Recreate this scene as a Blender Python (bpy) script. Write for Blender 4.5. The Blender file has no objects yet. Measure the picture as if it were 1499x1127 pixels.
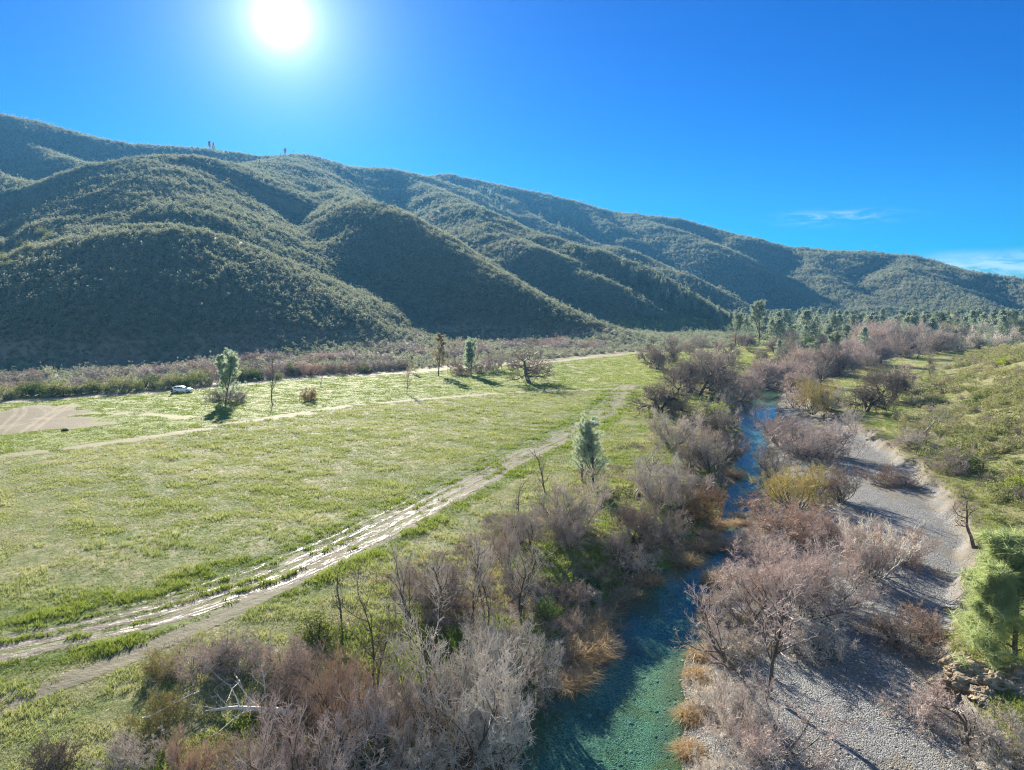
import bpy, bmesh, math, random
import numpy as np
PI = math.pi
C = bpy.context.scene.collection
sc = bpy.context.scene

# ------------------------------------------------------------------ camera
W0, H0, FPX, PITCH, CAMZ = 1499.0, 1127.0, 1040.0, math.radians(6.7), 22.0
cp, sp_ = math.cos(PITCH), math.sin(PITCH)
def ray(u, v):
    a = (u - W0/2)/FPX; b = (v - H0/2)/FPX
    return np.array([a, cp - b*sp_, -sp_ - b*cp])
def at(u, v, z=0.0):
    """point of the level z seen in direction (u, v) from the camera"""
    d = ray(u, v); t = (z - CAMZ)/d[2]
    return np.array([d[0]*t, d[1]*t, z])
def atY(u, v, Y):
    d = ray(u, v); t = Y/d[1]
    return np.array([d[0]*t, Y, CAMZ + d[2]*t])
cam = bpy.data.cameras.new('camera'); cam.sensor_width = 36; cam.lens = FPX/W0*36
cam.clip_start = 0.5; cam.clip_end = 20000
co = bpy.data.objects.new('camera', cam); C.objects.link(co)
co.location = (0, 0, CAMZ); co.rotation_euler = (PI/2 - PITCH, 0, 0)
sc.camera = co

# ------------------------------------------------------------------ noise
def _hash(ix, iy, s):
    n = (ix.astype(np.int64)*374761393 + iy.astype(np.int64)*668265263 + s*974634777) & 0x7fffffff
    n = ((n ^ (n >> 13))*1274126177) & 0x7fffffff
    n = (n ^ (n >> 16)) & 0xffffff
    return n/float(0xffffff)
def vnoise(x, y, s=0):
    ix = np.floor(x); iy = np.floor(y); fx = x-ix; fy = y-iy
    fx = fx*fx*fx*(fx*(fx*6-15)+10); fy = fy*fy*fy*(fy*(fy*6-15)+10)
    a = _hash(ix, iy, s); b = _hash(ix+1, iy, s); c = _hash(ix, iy+1, s); d = _hash(ix+1, iy+1, s)
    return (a*(1-fx)+b*fx)*(1-fy) + (c*(1-fx)+d*fx)*fy
def fbm(x, y, wl, oct=4, s=0, gain=0.5):
    """roughly -1..1"""
    t = np.zeros_like(x, dtype=float); a = 1.0; n = 0
    for i in range(oct):
        t += a*(vnoise(x/wl + 17.3*i, y/wl - 9.1*i, s+i)*2-1); n += a
        a *= gain; wl *= 0.5
    return t/n*1.4
def sstep(a, b, x):
    t = np.clip((x-a)/(b-a), 0, 1); return t*t*(3-2*t)

# ------------------------------------------------------------------ polylines
def polyd(x, y, pts, vals=None):
    """distance to a polyline, side (+1 = right of travel), value interpolated at the nearest point"""
    best = np.full(x.shape, 1e18); side = np.ones(x.shape); val = np.zeros(x.shape)
    for i in range(len(pts)-1):
        ax, ay = pts[i][0], pts[i][1]; bx, by = pts[i+1][0], pts[i+1][1]
        dx, dy = bx-ax, by-ay; L2 = dx*dx+dy*dy+1e-9
        t = np.clip(((x-ax)*dx + (y-ay)*dy)/L2, 0, 1)
        qx = x-(ax+t*dx); qy = y-(ay+t*dy); d2 = qx*qx+qy*qy
        m = d2 < best
        best = np.where(m, d2, best)
        cr = (x-ax)*dy - (y-ay)*dx
        side = np.where(m, np.where(cr >= 0, 1.0, -1.0), side)
        if vals is not None:
            val = np.where(m, vals[i] + t*(vals[i+1]-vals[i]), val)
    return np.sqrt(best), side, val
def smooth_poly(pts, n=4):
    """Catmull-Rom through points (any dimension)"""
    P = [np.array(p, float) for p in pts]; P = [2*P[0]-P[1]] + P + [2*P[-1]-P[-2]]
    out = []
    for i in range(1, len(P)-2):
        for k in range(n):
            t = k/n
            out.append(0.5*((2*P[i]) + (-P[i-1]+P[i+1])*t + (2*P[i-1]-5*P[i]+4*P[i+1]-P[i+2])*t*t + (-P[i-1]+3*P[i]-3*P[i+1]+P[i+2])*t**3))
    out.append(P[-2]); return out

WZ = -2.5       # water level
# creek: left pixel, right pixel, row of the water's edges
_cr = [(560,1010,1500),(680,1010,1250),(752,1006,1127),(768,1003,1080),(792,1000,1040),(832,1002,1000),(850,1010,960),(862,1025,925),(882,1036,890),
       (925,1044,860),(985,1054,830),(1025,1070,800),(1050,1090,760),(1062,1108,730),(1076,1122,690),(1086,1126,650),(1082,1126,620),
       (1080,1136,598),(1092,1142,580),(1118,1158,565),(1150,1186,550),(1210,1240,535),(1290,1320,518),(1390,1412,505)]
creek = []; creek_hw = []
for l, r, v in _cr:
    a = at(l, v, WZ); b = at(r, v, WZ); creek.append(((a+b)/2)[:2]); creek_hw.append(np.linalg.norm(b-a)/2)
_s = smooth_poly([(c[0], c[1], w) for c, w in zip(creek, creek_hw)], 3)
creek = [(p[0], p[1]) for p in _s]; creek_hw = [min(p[2], 7.0) for p in _s]
creek = [(creek[0][0]-6, -60.0)] + creek; creek_hw = [7.0] + creek_hw
# outer edge of the gravel bar (terrace begins beyond it)
_gb = [(1700,1500),(1560,1250),(1440,1127),(1400,1060),(1372,1000),(1376,940),(1398,890),(1408,840),(1400,790),(1370,735),(1330,695),(1280,655),(1240,630),(1205,612),(1180,595),(1185,570),(1250,545),(1320,525),(1400,512)]
gbar = [at(u, v, -1.6)[:2] for u, v in _gb]; gbar = smooth_poly(gbar, 3)
gbar = [(gbar[0][0]+10, -60.0)] + [tuple(p) for p in gbar]
# foot of the brushy slope on the right
_ff = [(1640,1000),(1500,800),(1400,700),(1345,660),(1320,630),(1330,600),(1345,570),(1366,542),(1400,520),(1450,508),(1520,500)]
ffoot = [at(u, v, 0.3)[:2] for u, v in _ff]; ffoot = [(ffoot[0][0]+20, -60.0)] + [tuple(p) for p in ffoot]

# hill crests: (u, v, Y) lists -> 3-D polylines; slope and rounding radius
CR = [
 # skyline on the left, then main ridge
 ([(-700,90,1150),(-300,110,1150),(0,173,1200),(60,186,1210),(120,201,1230),(200,216,1250),(310,223,1350),(380,231,1380),(430,229,1400),(500,244,1450),(590,257,1550),(640,275,1650)], .44, 50),
 # far ridge
 ([(560,268,1700),(600,263,1720),(620,261,1750),(660,257,1800),(700,266,1800),(800,286,1750),(900,311,1700),(1000,324,1600),(1080,346,1500),(1160,364,1450),(1230,370,1400),(1320,377,1350),(1380,392,1250),(1450,404,1200),(1499,414,1150),(1620,440,1100)], .33, 40),
 # dome of the left spur, running back to the ridge
 ([(450,230,1400),(370,244,1000),(290,234,800),(240,233,720),(245,272,580),(255,335,408)], .56, 60),
 ([(-110,470,318),(0,432,345),(60,402,366),(130,368,388),(190,345,400),(255,335,404),(320,338,402),(375,358,394),(430,402,378),(485,452,356),(545,488,340)], .64, 20),
 # left background slopes
 ([(-40,190,1150),(90,232,980),(165,246,860)], .42, 20),
 ([(-200,225,900),(-60,245,760),(50,262,700),(120,268,720)], .45, 18),
 ([(-200,300,560),(-90,330,470),(-10,368,420)], .5, 14),
 # second spur
 ([(500,246,1440),(470,262,1150),(490,278,900),(555,306,640),(600,322,575),(640,350,520),(720,400,455),(790,438,412),(850,468,385),(895,490,368)], .60, 16),
 ([(555,310,640),(520,350,560),(495,385,500),(480,410,470)], .55, 14),
 # third spur
 ([(590,257,1550),(640,282,1200),(680,302,1000),(760,332,850),(850,360,740),(930,390,670),(1000,427,610),(1060,457,570),(1095,472,550)], .50, 18),
 ([(700,308,960),(740,345,760),(800,372,660),(850,402,600)], .5, 16),
 # ridge behind the third spur
 ([(700,266,1800),(740,300,1500),(820,340,1250),(900,364,1080),(980,392,930),(1040,425,840),(1085,452,780)], .5, 20),
 # slopes of the far ridge
 ([(920,315,1650),(990,345,1350),(1060,372,1200),(1130,412,1080),(1200,445,980)], .38, 24),
 ([(1160,364,1450),(1190,390,1250),(1230,420,1100),(1290,450,960)], .38, 22),
 ([(1320,377,1350),(1330,400,1150),(1380,428,1000),(1430,450,900)], .38, 22),
 ([(840,295,1720),(880,325,1500),(920,350,1350)], .45, 20),
 # distant hill at the right edge
 ([(1430,410,2150),(1470,401,2150),(1520,396,2150),(1700,392,2150),(2200,380,2150)], .35, 60),
]
crests = []
for pts, s, r in CR:
    P = smooth_poly([atY(u, v, Y) for u, v, Y in pts], 2)
    crests.append(([(p[0], p[1]) for p in P], [p[2] for p in P], s, r))
def smax(a, b, k):
    h = np.maximum(k-np.abs(a-b), 0)/k
    return np.maximum(a, b) + h*h*k*0.25

def hills(x, y):
    z = np.full(x.shape, -30.0)
    # warp for natural outlines
    wx = x + 13*fbm(x, y, 190, 3, 11); wy = y + 13*fbm(x, y, 190, 3, 21)
    for P, Z, s, r in crests:
        d, sd, zc = polyd(wx, wy, P, Z)
        zz = zc - s*(np.sqrt(d*d+r*r)-r)
        z = smax(z, zz, 10.0)
    return z

def terrain(x, y):
    """returns z and a dict of surface attributes"""
    x = np.asarray(x, float); y = np.asarray(y, float)
    r = np.hypot(x, y)
    A = {}
    z = 0.22*fbm(x, y, 30, 3, 1) + 0.05*fbm(x, y, 3.0, 3, 2)
    dc, sc_, hw = polyd(x, y, creek, creek_hw)
    jag = 0.9*fbm(x, y, 5.0, 3, 5)*sstep(400, 60, r) 
    e = dc - hw + jag                                   # distance from the water's edge
    dg, sg, _ = polyd(x, y, gbar); g = dg*(-sg)          # >0 on the gravel side (left of the line)
    df, sf, _ = polyd(x, y, ffoot); f = df*sf            # >0 on the slope
    left = sc_ < 0
    # left bank
    bl = WZ + 0.05 + 2.0*sstep(0, 4.5, e) + 0.55*sstep(4, 14, e)
    zl = np.minimum(z, bl + 0.35*fbm(x, y, 6, 3, 7)*sstep(0.5, 3, e))
    zl = np.where(e > 14, z, zl*(1-sstep(10, 14, e)) + z*sstep(10, 14, e))
    # right side: bar, then terrace, then slope
    zb = WZ + 0.03 + 0.45*sstep(0, 3.0, e) + 0.5*sstep(3, 16, e) + 0.16*fbm(x, y, 7, 4, 8)*sstep(0.5, 3, e)
    zt = z + 0.1
    onbar = sstep(-1.6, 0.6, g + 0.8*fbm(x, y, 4, 3, 9))
    zr = zt*(1-onbar) + zb*onbar
    ff = np.maximum(f, 0)
    zs = 0.40*(np.sqrt(ff*ff+36)-6)*(1+0.12*fbm(x, y, 22, 3, 31))
    zs = np.where(f > 0, 42*(1-np.exp(-zs/42)), 0)
    zs *= sstep(420, 260, y)*sstep(25, 60, np.hypot(x, y))
    zr = zr + zs
    # rocky ledge by the bar, bottom right
    zz = np.where(left, zl, zr)
    bed = WZ - 0.15 - 0.75*sstep(0, 3.2, -e) + 0.10*fbm(x, y, 4, 3, 12)
    zz = np.where(e < 0, np.minimum(zz, WZ + (bed-WZ)*sstep(0, 0.7, -e)), zz)
    # apron and hills
    h = np.full(x.shape, -30.0)
    m = (y > 180) & (r > 200)
    if m.any():
        h[m] = hills(x[m], y[m])
    rough = sstep(2, 60, h)*(1-0.55*sstep(150, 300, h))
    hn = h + rough*(4.5*fbm(x, y, 95, 4, 41) + 1.3*fbm(x, y, 22, 2, 45))
    apron = (1.2*sstep(240, 290, y)+3*sstep(300, 420, y))*sstep(120, 20, x)*(1+0.3*fbm(x, y, 40, 3, 51)) + 0.5*fbm(x, y, 12, 3, 52)*sstep(240, 300, y)
    zz = zz + apron
    zz = np.where(r > 200, smax(zz, hn, 9.0), zz)
    A['e'] = e; A['g'] = g; A['f'] = f; A['left'] = left.astype(float); A['hill'] = sstep(3, 14, h); A['h'] = h
    A['bar'] = np.where(left, 0.0, onbar)*(e > -20)
    return zz, A
def zat(x, y):
    return float(terrain(np.array([float(x)]), np.array([float(y)]))[0][0])

# tracks and roads (pixel rows on the level field)
def gp(lst, z=0.0): return [tuple(at(u, v, z)[:2]) for u, v in lst]
TRK = smooth_poly(gp([(-900,1150),(-300,1015),(0,958),(130,930),(250,902),(340,872),(420,846),(500,808),(560,780),(620,748),(690,712),(760,674),(830,640),(868,618),(893,598),(912,578),(925,565)]), 4)
TRL = smooth_poly(gp([(-320,1140),(-180,1100),(-80,1064),(0,1034),(120,990),(215,952),(270,928),(330,902),(390,872),(450,842),(500,812)]), 4)
TRU = smooth_poly(gp([(150,908),(300,862),(380,822),(460,792),(540,756),(600,724),(680,684),(760,650),(830,622)]), 4)
MID = smooth_poly(gp([(-200,700),(0,668),(140,651),(300,628),(400,611),(520,594),(640,583),(760,573),(860,571),(930,570)]), 4)
RD  = smooth_poly(gp([(-500,610),(-100,592),(60,585),(160,578),(250,572),(350,563),(450,553),(600,545),(700,537),(800,531),(900,523),(960,518)]), 4)
LP2 = smooth_poly(gp([(40,618),(110,606),(200,605),(280,612),(370,617),(450,606)]), 4)
XTR = smooth_poly(gp([(830,531),(850,545),(880,560),(925,568)]), 4)
# ------------------------------------------------------------------ node helpers
class NT:
    def __init__(s, tree): s.t = tree; s.n = tree.nodes; s.l = tree.links
    def new(s, typ, **kw):
        nd = s.n.new(typ)
        for k, v in kw.items(): setattr(nd, k, v)
        return nd
    def put(s, sock, v):
        if v is None: return
        if hasattr(v, 'is_output') or isinstance(v, bpy.types.NodeSocket): s.l.new(v, sock)
        else:
            if isinstance(v, (tuple, list)) and len(v) == 3 and sock.type == 'RGBA': v = (*v, 1)
            sock.default_value = v
    def math(s, op, a, b=None, c=None, clamp=False):
        nd = s.new('ShaderNodeMath', operation=op); nd.use_clamp = clamp
        s.put(nd.inputs[0], a)
        if b is not None: s.put(nd.inputs[1], b)
        if c is not None: s.put(nd.inputs[2], c)
        return nd.outputs[0]
    def mix(s, f, a, b, mode='MIX'):
        nd = s.new('ShaderNodeMix', data_type='RGBA', blend_type=mode); nd.clamp_factor = True
        s.put(nd.inputs[0], f); s.put(nd.inputs[6], a); s.put(nd.inputs[7], b); return nd.outputs[2]
    def mr(s, v, a, b, c=0.0, d=1.0, smooth=True):
        nd = s.new('ShaderNodeMapRange', interpolation_type='SMOOTHSTEP' if smooth else 'LINEAR')
        s.put(nd.inputs[0], v); nd.inputs[1].default_value = a; nd.inputs[2].default_value = b; nd.inputs[3].default_value = c; nd.inputs[4].default_value = d
        return nd.outputs[0]
    def attr(s, name, typ='GEOMETRY'):
        nd = s.new('ShaderNodeAttribute', attribute_name=name, attribute_type=typ); return nd.outputs['Fac']
    def pos(s): return s.new('ShaderNodeNewGeometry').outputs['Position']
    def noise(s, vec, scale, detail=4, rough=0.55, dist=0.0, color=False):
        nd = s.new('ShaderNodeTexNoise'); s.put(nd.inputs['Vector'], vec)
        nd.inputs['Scale'].default_value = scale; nd.inputs['Detail'].default_value = detail; nd.inputs['Roughness'].default_value = rough; nd.inputs['Distortion'].default_value = dist
        return nd.outputs[1 if color else 0]
    def vor(s, vec, scale, feat='F1', out='Distance', rnd=1.0):
        nd = s.new('ShaderNodeTexVoronoi', feature=feat); s.put(nd.inputs['Vector'], vec); nd.inputs['Scale'].default_value = scale; nd.inputs['Randomness'].default_value = rnd
        return nd.outputs[out]
    def scale(s, vec, sx, sy, sz, rz=0.0):
        nd = s.new('ShaderNodeMapping'); s.put(nd.inputs[0], vec); nd.inputs['Scale'].default_value = (sx, sy, sz); nd.inputs['Rotation'].default_value = (0, 0, rz); return nd.outputs[0]
    def bump(s, h, strength=0.5, dist=0.1, normal=None):
        nd = s.new('ShaderNodeBump'); nd.inputs['Strength'].default_value = strength; nd.inputs['Distance'].default_value = dist; s.put(nd.inputs['Height'], h)
        if normal is not None: s.put(nd.inputs['Normal'], normal)
        return nd.outputs[0]
def newmat(name):
    m = bpy.data.materials.new(name); m.use_nodes = True; m.node_tree.nodes.clear(); t = NT(m.node_tree)
    out = t.new('ShaderNodeOutputMaterial'); return m, t, out
def principled(t, out, col, rough=0.8, normal=None, spec=0.3, metal=0.0, **kw):
    p = t.new('ShaderNodeBsdfPrincipled'); t.put(p.inputs['Base Color'], col); t.put(p.inputs['Roughness'], rough)
    t.put(p.inputs['Specular IOR Level'], spec); t.put(p.inputs['Metallic'], metal)
    if normal is not None: t.put(p.inputs['Normal'], normal)
    t.l.new(p.outputs[0], out.inputs[0]); return p
def simple(name, col, rough=0.6, metal=0.0, spec=0.5, var=0.1, scale=3.0):
    m, t, out = newmat(name)
    n = t.noise(t.new('ShaderNodeTexCoord').outputs['Object'], scale)
    c = t.mix(n, tuple(x*(1-var) for x in col), tuple(min(1, x*(1+var)) for x in col))
    principled(t, out, c, rough, None, spec, metal); return m
def leafmat(name, cols, trans=0.45, inst=False, tone=None, vary=0.35, warm=True):
    """cols: list of 2-3 leaf colours picked per plant; light comes partly through the leaves"""
    m, t, out = newmat(name)
    rnd = t.new('ShaderNodeObjectInfo').outputs['Random']
    c = t.mix(rnd, cols[0], cols[1])
    if len(cols) > 2:
        if inst: f = t.attr('tone', 'INSTANCER')
        else: f = t.mr(t.math('FRACT', t.math('MULTIPLY', rnd, 7.31)), 0.6, 0.9)
        c = t.mix(f, c, cols[2])
    geo = t.new('ShaderNodeNewGeometry')
    isl = geo.outputs['Random Per Island']
    c = t.mix(t.math('MULTIPLY', isl, vary), c, tuple(min(1, x*2.2) for x in cols[1]))
    d = t.new('ShaderNodeBsdfDiffuse'); t.put(d.inputs[0], c)
    tr = t.new('ShaderNodeBsdfTranslucent'); t.put(tr.inputs[0], t.mix(0.5, c, (min(1, cols[1][0]*1.6), min(1, cols[1][1]*1.6), cols[1][2]*(0.8 if warm else 1.5))))
    mx = t.new('ShaderNodeMixShader'); mx.inputs[0].default_value = trans
    t.l.new(d.outputs[0], mx.inputs[1]); t.l.new(tr.outputs[0], mx.inputs[2])
    gl = t.new('ShaderNodeBsdfGlossy'); gl.inputs['Roughness'].default_value = 0.55; t.put(gl.inputs[0], (0.8, 0.85, 0.8))
    m2 = t.new('ShaderNodeMixShader'); m2.inputs[0].default_value = 0.025
    t.l.new(mx.outputs[0], m2.inputs[1]); t.l.new(gl.outputs[0], m2.inputs[2])
    t.l.new(m2.outputs[0], out.inputs[0]); return m
def barkmat(name, ca, cb, scale=4.0, vary=0.4, thin=0.0):
    m, t, out = newmat(name)
    rnd = t.new('ShaderNodeObjectInfo').outputs['Random']
    p = t.new('ShaderNodeTexCoord').outputs['Object']
    n = t.noise(t.scale(p, 1, 1, 0.25), scale, 4)
    c = t.mix(t.mr(n, 0.35, 0.65), ca, cb)
    isl = t.new('ShaderNodeNewGeometry').outputs['Random Per Island']
    c = t.mix(t.math('MULTIPLY', isl, vary), c, tuple(min(0.7, x*1.9) for x in cb))
    h = t.new('ShaderNodeHueSaturation'); t.put(h.inputs['Color'], c); t.put(h.inputs['Value'], t.math('MULTIPLY_ADD', rnd, 0.5, 0.75))
    p = principled(t, out, h.outputs[0], 0.6, t.bump(n, 0.6, 0.03), 0.35)
    if thin:
        tr = t.new('ShaderNodeBsdfTranslucent'); t.l.new(h.outputs[0], tr.inputs[0]); mx = t.new('ShaderNodeMixShader'); mx.inputs[0].default_value = thin
        t.l.new(p.outputs[0], mx.inputs[1]); t.l.new(tr.outputs[0], mx.inputs[2]); t.l.new(mx.outputs[0], out.inputs[0])
    return m

# ------------------------------------------------------------------ mesh helpers
def mesh_np(name, V, faces, mats=(), smooth=False, mat_idx=None):
    """V (n,3); faces: list of int arrays (m,3) or (m,4)"""
    me = bpy.data.meshes.new(name); V = np.asarray(V, np.float32)
    faces = [np.asarray(f, np.int32) for f in faces if len(f)]
    loops = np.concatenate([f.ravel() for f in faces]); tot = np.concatenate([np.full(len(f), f.shape[1], np.int32) for f in faces])
    st = np.concatenate([[0], np.cumsum(tot)[:-1]]).astype(np.int32)
    me.vertices.add(len(V)); me.vertices.foreach_set('co', V.ravel())
    me.loops.add(len(loops)); me.loops.foreach_set('vertex_index', loops)
    me.polygons.add(len(tot)); me.polygons.foreach_set('loop_start', st)
    try: me.polygons.foreach_set('loop_total', tot)
    except Exception: pass
    for m in mats: me.materials.append(m)
    if mat_idx is not None: me.polygons.foreach_set('material_index', np.asarray(mat_idx, np.int32))
    me.polygons.foreach_set('use_smooth', np.full(len(tot), smooth))
    me.update(calc_edges=True); return me
def set_attr(me, name, vals):
    a = me.attributes.new(name, 'FLOAT', 'POINT'); a.data.foreach_set('value', np.asarray(vals, np.float32))
def link(name, me, parent=None):
    o = bpy.data.objects.new(name, me); C.objects.link(o)
    if parent is not None: o.parent = parent
    return o
def tag(o, label=None, cat=None, group=None, kind=None):
    if label: o['label'] = label
    if cat: o['category'] = cat
    if group: o['group'] = group
    if kind: o['kind'] = kind
    return o

# ------------------------------------------------------------------ ground
def build_ground():
    ang = np.concatenate([np.arange(-180, -58, 4.0), np.arange(-58, -44, 0.7), np.arange(-44, 44, 0.17), np.arange(44, 58, 0.7), np.arange(58, 180, 4.0)])
    rad = 8.0*np.exp(np.arange(0, math.log(2650/8.0), 0.0068))
    na, nr = len(ang), len(rad)
    th = np.radians(ang)[None, :]; R = rad[:, None]
    X = (R*np.sin(th)).ravel(); Y = (R*np.cos(th)).ravel()
    Z, A = terrain(X, Y)
    far = sstep(2350, 2640, np.hypot(X, Y)); Z = Z*(1-far) - 25*far
    X = np.append(X, 0.0); Y = np.append(Y, 0.0); Z = np.append(Z, Z[:na].mean())
    for k in A: A[k] = np.append(A[k], A[k][0])
    i = np.arange(nr-1)[:, None]*na; j = np.arange(na)[None, :]; j2 = (np.arange(na)+1) % na
    Q = np.stack([i+j, i+na+j, i+na+j2[None, :], i+j2[None, :]], -1).reshape(-1, 4)
    T = np.stack([np.arange(na), j2, np.full(na, nr*na)], -1)
    att = {}
    att['trs'] = arclen(X, Y, TRK)
    att['dtr'] = np.min([np.minimum(np.abs(polyd(X, Y, q)[0]-.8), 9) for q in DTR], 0)
    for nm, P in (('trk', TRK), ('trl', TRL), ('tru', TRU), ('mid', MID), ('rd', RD), ('lp', LP2), ('xt', XTR)):
        d, s, _ = polyd(X, Y, P); att[nm] = np.clip(d*s, -60, 60)
    att['edge'] = np.clip(A['e'], -20, 40); att['bar'] = A['bar']; att['hill'] = A['hill']; att['slope'] = np.clip(A['f'], -20, 40)
    att['side'] = A['left']; att['gg'] = np.clip(A['g'], -20, 20)
    # bare dirt patch at the left end of the field
    P = at(-12, 618)[:2]
    att['dirt'] = 1-sstep(0.75, 1.05, np.hypot((X-P[0])/19.0, (Y-P[1])/23.0) + 0.45*fbm(X, Y, 14, 4, 71))
    V = np.stack([X, Y, Z], -1)
    # classes: one continuous surface cut into named pieces
    def cl(Qf):
        c = Qf[:, 0]
        k = np.zeros(len(Qf), int)
        k[(np.abs(att['trk'][c]) < 2.2) | (np.abs(att['trl'][c]) < 1.0)] = 1
        k[((np.abs(att['mid'][c]) < 1.6) | (np.abs(att['rd'][c]) < 2.2) | (att['dirt'][c] > .5)) & (Y[c] < 340)] = 2
        k[(att['bar'][c] > .5) & (att['edge'][c] > 0)] = 3
        k[(att['edge'][c] <= 0)] = 4
        k[(att['hill'][c] > .5)] = 5
        k[((X[c] > 0) & (att['slope'][c] > 1.0) & (Y[c] < 400) & (Y[c] > 20))] = 6
        return k
    kq = cl(Q); kt = np.zeros(len(T), int)
    names = ['ground', 'muddy_track', 'dirt_road', 'gravel_bar', 'creek_bed', 'hills', 'hillside']
    gm = ground_mat()
    for ci, nm in enumerate(names):
        q = Q[kq == ci]; t = T[kt == ci]
        used = np.unique(np.concatenate([q.ravel(), t.ravel()])); mp = np.zeros(len(V), np.int64); mp[used] = np.arange(len(used))
        me = mesh_np(nm, V[used], [mp[q], mp[t]] if len(t) else [mp[q]], [gm], smooth=True)
        for k, v in att.items(): set_attr(me, k, v[used])
        o = link(nm, me); tag(o, kind='structure')

def ground_mat():
    m, t, out = newmat('ground')
    p = t.pos()
    warp = t.noise(p, 0.35, 3, color=True)
    n_big = t.noise(p, 0.025, 4); n_mid = t.noise(p, 0.16, 5); n_sm = t.noise(p, 1.6, 5, 0.65); n_f = t.noise(p, 7.0, 4, 0.7)
    ps = t.scale(p, 1.0, 0.38, 1.0, 0.35); n_st = t.noise(ps, 0.5, 5, 0.6)
    # field grass
    green = t.mix(n_f, (0.06, 0.10, 0.018), (0.13, 0.18, 0.04))
    straw = t.mix(n_f, (0.17, 0.155, 0.08), (0.30, 0.28, 0.15))
    f1 = t.math('ADD', t.math('MULTIPLY', n_st, 0.55), t.math('MULTIPLY', n_mid, 0.45))
    col = t.mix(t.mr(f1, 0.40, 0.60), green, straw)
    # fresher grass beyond the mid track and near the ruts
    mid = t.attr('mid'); trk = t.attr('trk')
    fresh = t.mr(t.math('ADD', mid, t.math('MULTIPLY', n_mid, 8)), -4, 10, 1.0, 0.0)
    lush = t.mix(n_sm, (0.13, 0.21, 0.02), (0.25, 0.29, 0.05))
    col = t.mix(t.math('MULTIPLY', fresh, 0.75), col, lush)
    jit = t.math('MULTIPLY_ADD', n_sm, 1.6, -0.8)
    trj = t.math('ADD', trk, jit)
    nearrut = t.math('MULTIPLY', t.mr(trj, -9, -2.2), t.mr(trj, 2.0, 4.5, 1.0, 0.0))
    col = t.mix(t.math('MULTIPLY', nearrut, 0.7), col, t.mix(n_f, (0.06, 0.12, 0.012), (0.14, 0.20, 0.03)))
    # yellow-green towards the far end
    sx = t.new('ShaderNodeSeparateXYZ'); t.put(sx.inputs[0], p)
    yg = t.math('MULTIPLY', t.mr(sx.outputs[0], 5, 40), t.mr(sx.outputs[1], 110, 190))
    col = t.mix(t.math('MULTIPLY', yg, 0.5), col, t.mix(n_sm, (0.24, 0.26, 0.03), (0.36, 0.33, 0.06)))
    dirt = t.mix(n_sm, (0.085, 0.066, 0.035), (0.17, 0.135, 0.078))
    mud = t.mix(n_sm, (0.06, 0.05, 0.036), (0.15, 0.125, 0.095))
    # left bank / thicket floor: litter and moss
    edge = t.attr('edge'); side = t.attr('side')
    lit = t.mix(t.mr(n_sm, 0.35, 0.65), (0.10, 0.075, 0.045), (0.26, 0.20, 0.13))
    lit = t.mix(t.mr(n_mid, 0.50, 0.62), lit, (0.11, 0.17, 0.025))
    e2 = t.math('ADD', edge, t.math('MULTIPLY_ADD', n_mid, 10, -5))
    col = t.mix(t.math('MULTIPLY', t.mr(e2, 9, 16, 1.0, 0.0), 0.9), col, lit)
    # right terrace and slope
    slp = t.attr('slope')
    scol = t.mix(t.mr(n_sm, 0.35, 0.65), (0.12, 0.14, 0.04), (0.27, 0.23, 0.13))
    scol = t.mix(t.mr(n_mid, 0.45, 0.65), scol, (0.16, 0.19, 0.05))
    right = t.math('MULTIPLY', t.math('SUBTRACT', 1.0, side), t.mr(edge, 4, 8))
    tcol = t.mix(t.mr(n_mid, 0.4, 0.6), (0.17, 0.22, 0.03), (0.33, 0.30, 0.12))
    col = t.mix(right, col, t.mix(t.mr(slp, -4, 3), tcol, scol))
    # wheel ruts
    def lane(d, off, w, soft=0.25):
        dd = t.math('ABSOLUTE', t.math('SUBTRACT', d, off))
        return t.mr(t.math('ADD', dd, t.math('MULTIPLY_ADD', n_sm, 0.9, -0.45)), w, w+soft, 1.0, 0.0)
    rut = t.math('MAXIMUM', t.math('MAXIMUM', lane(trk, -0.7, 0.38), lane(trk, 0.9, 0.38)), t.math('MULTIPLY', lane(trk, -2.1, 0.22), 0.8))
    c2 = t.new('ShaderNodeCombineXYZ'); t.put(c2.inputs[0], t.math('MULTIPLY', t.attr('trs'), 0.25)); t.put(c2.inputs[1], t.math('MULTIPLY', trk, 3.0)); strk = t.noise(c2.outputs[0], 1.0, 5, 0.7)
    rut = t.math('MAXIMUM', rut, t.math('MULTIPLY', lane(trk, -0.5, 2.5), t.mr(strk, 0.50, 0.56)))
    mud = t.mix(t.mr(strk, 0.35, 0.65), mud, (0.20, 0.175, 0.135))
    rut = t.math('MULTIPLY', rut, t.mr(sx.outputs[1], 95, 170, 1.0, 0.65))
    l3 = lane(t.attr('trl'), 0, 0.85); rut = t.math('MAXIMUM', rut, t.math('MULTIPLY', l3, 0.75))
    tru = t.attr('tru'); l4 = t.math('MAXIMUM', lane(tru, -0.6, 0.22, 0.2), lane(tru, 0.9, 0.22, 0.2))
    darkl = t.math('MAXIMUM', l4, t.math('MAXIMUM', lane(trk, -3.9, 0.25, 0.3), lane(trk, -2.6, 0.2, 0.3)))
    col = t.mix(t.math('MULTIPLY', darkl, 0.7), col, (0.045, 0.075, 0.015))
    col = t.mix(rut, col, mud)
    md = t.math('MAXIMUM', t.math('MULTIPLY', lane(mid, -0.1, 0.9, 0.9), 0.75), t.math('MULTIPLY', lane(t.attr('lp'), 0, 1.3, 1.5), 0.55))
    md = t.math('MAXIMUM', md, t.math('MULTIPLY', lane(t.attr('xt'), 0, 0.8, 1.0), 0.35))
    rd = lane(t.attr('rd'), 0, 1.7, 0.8)
    da = t.attr('dirt')
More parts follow.
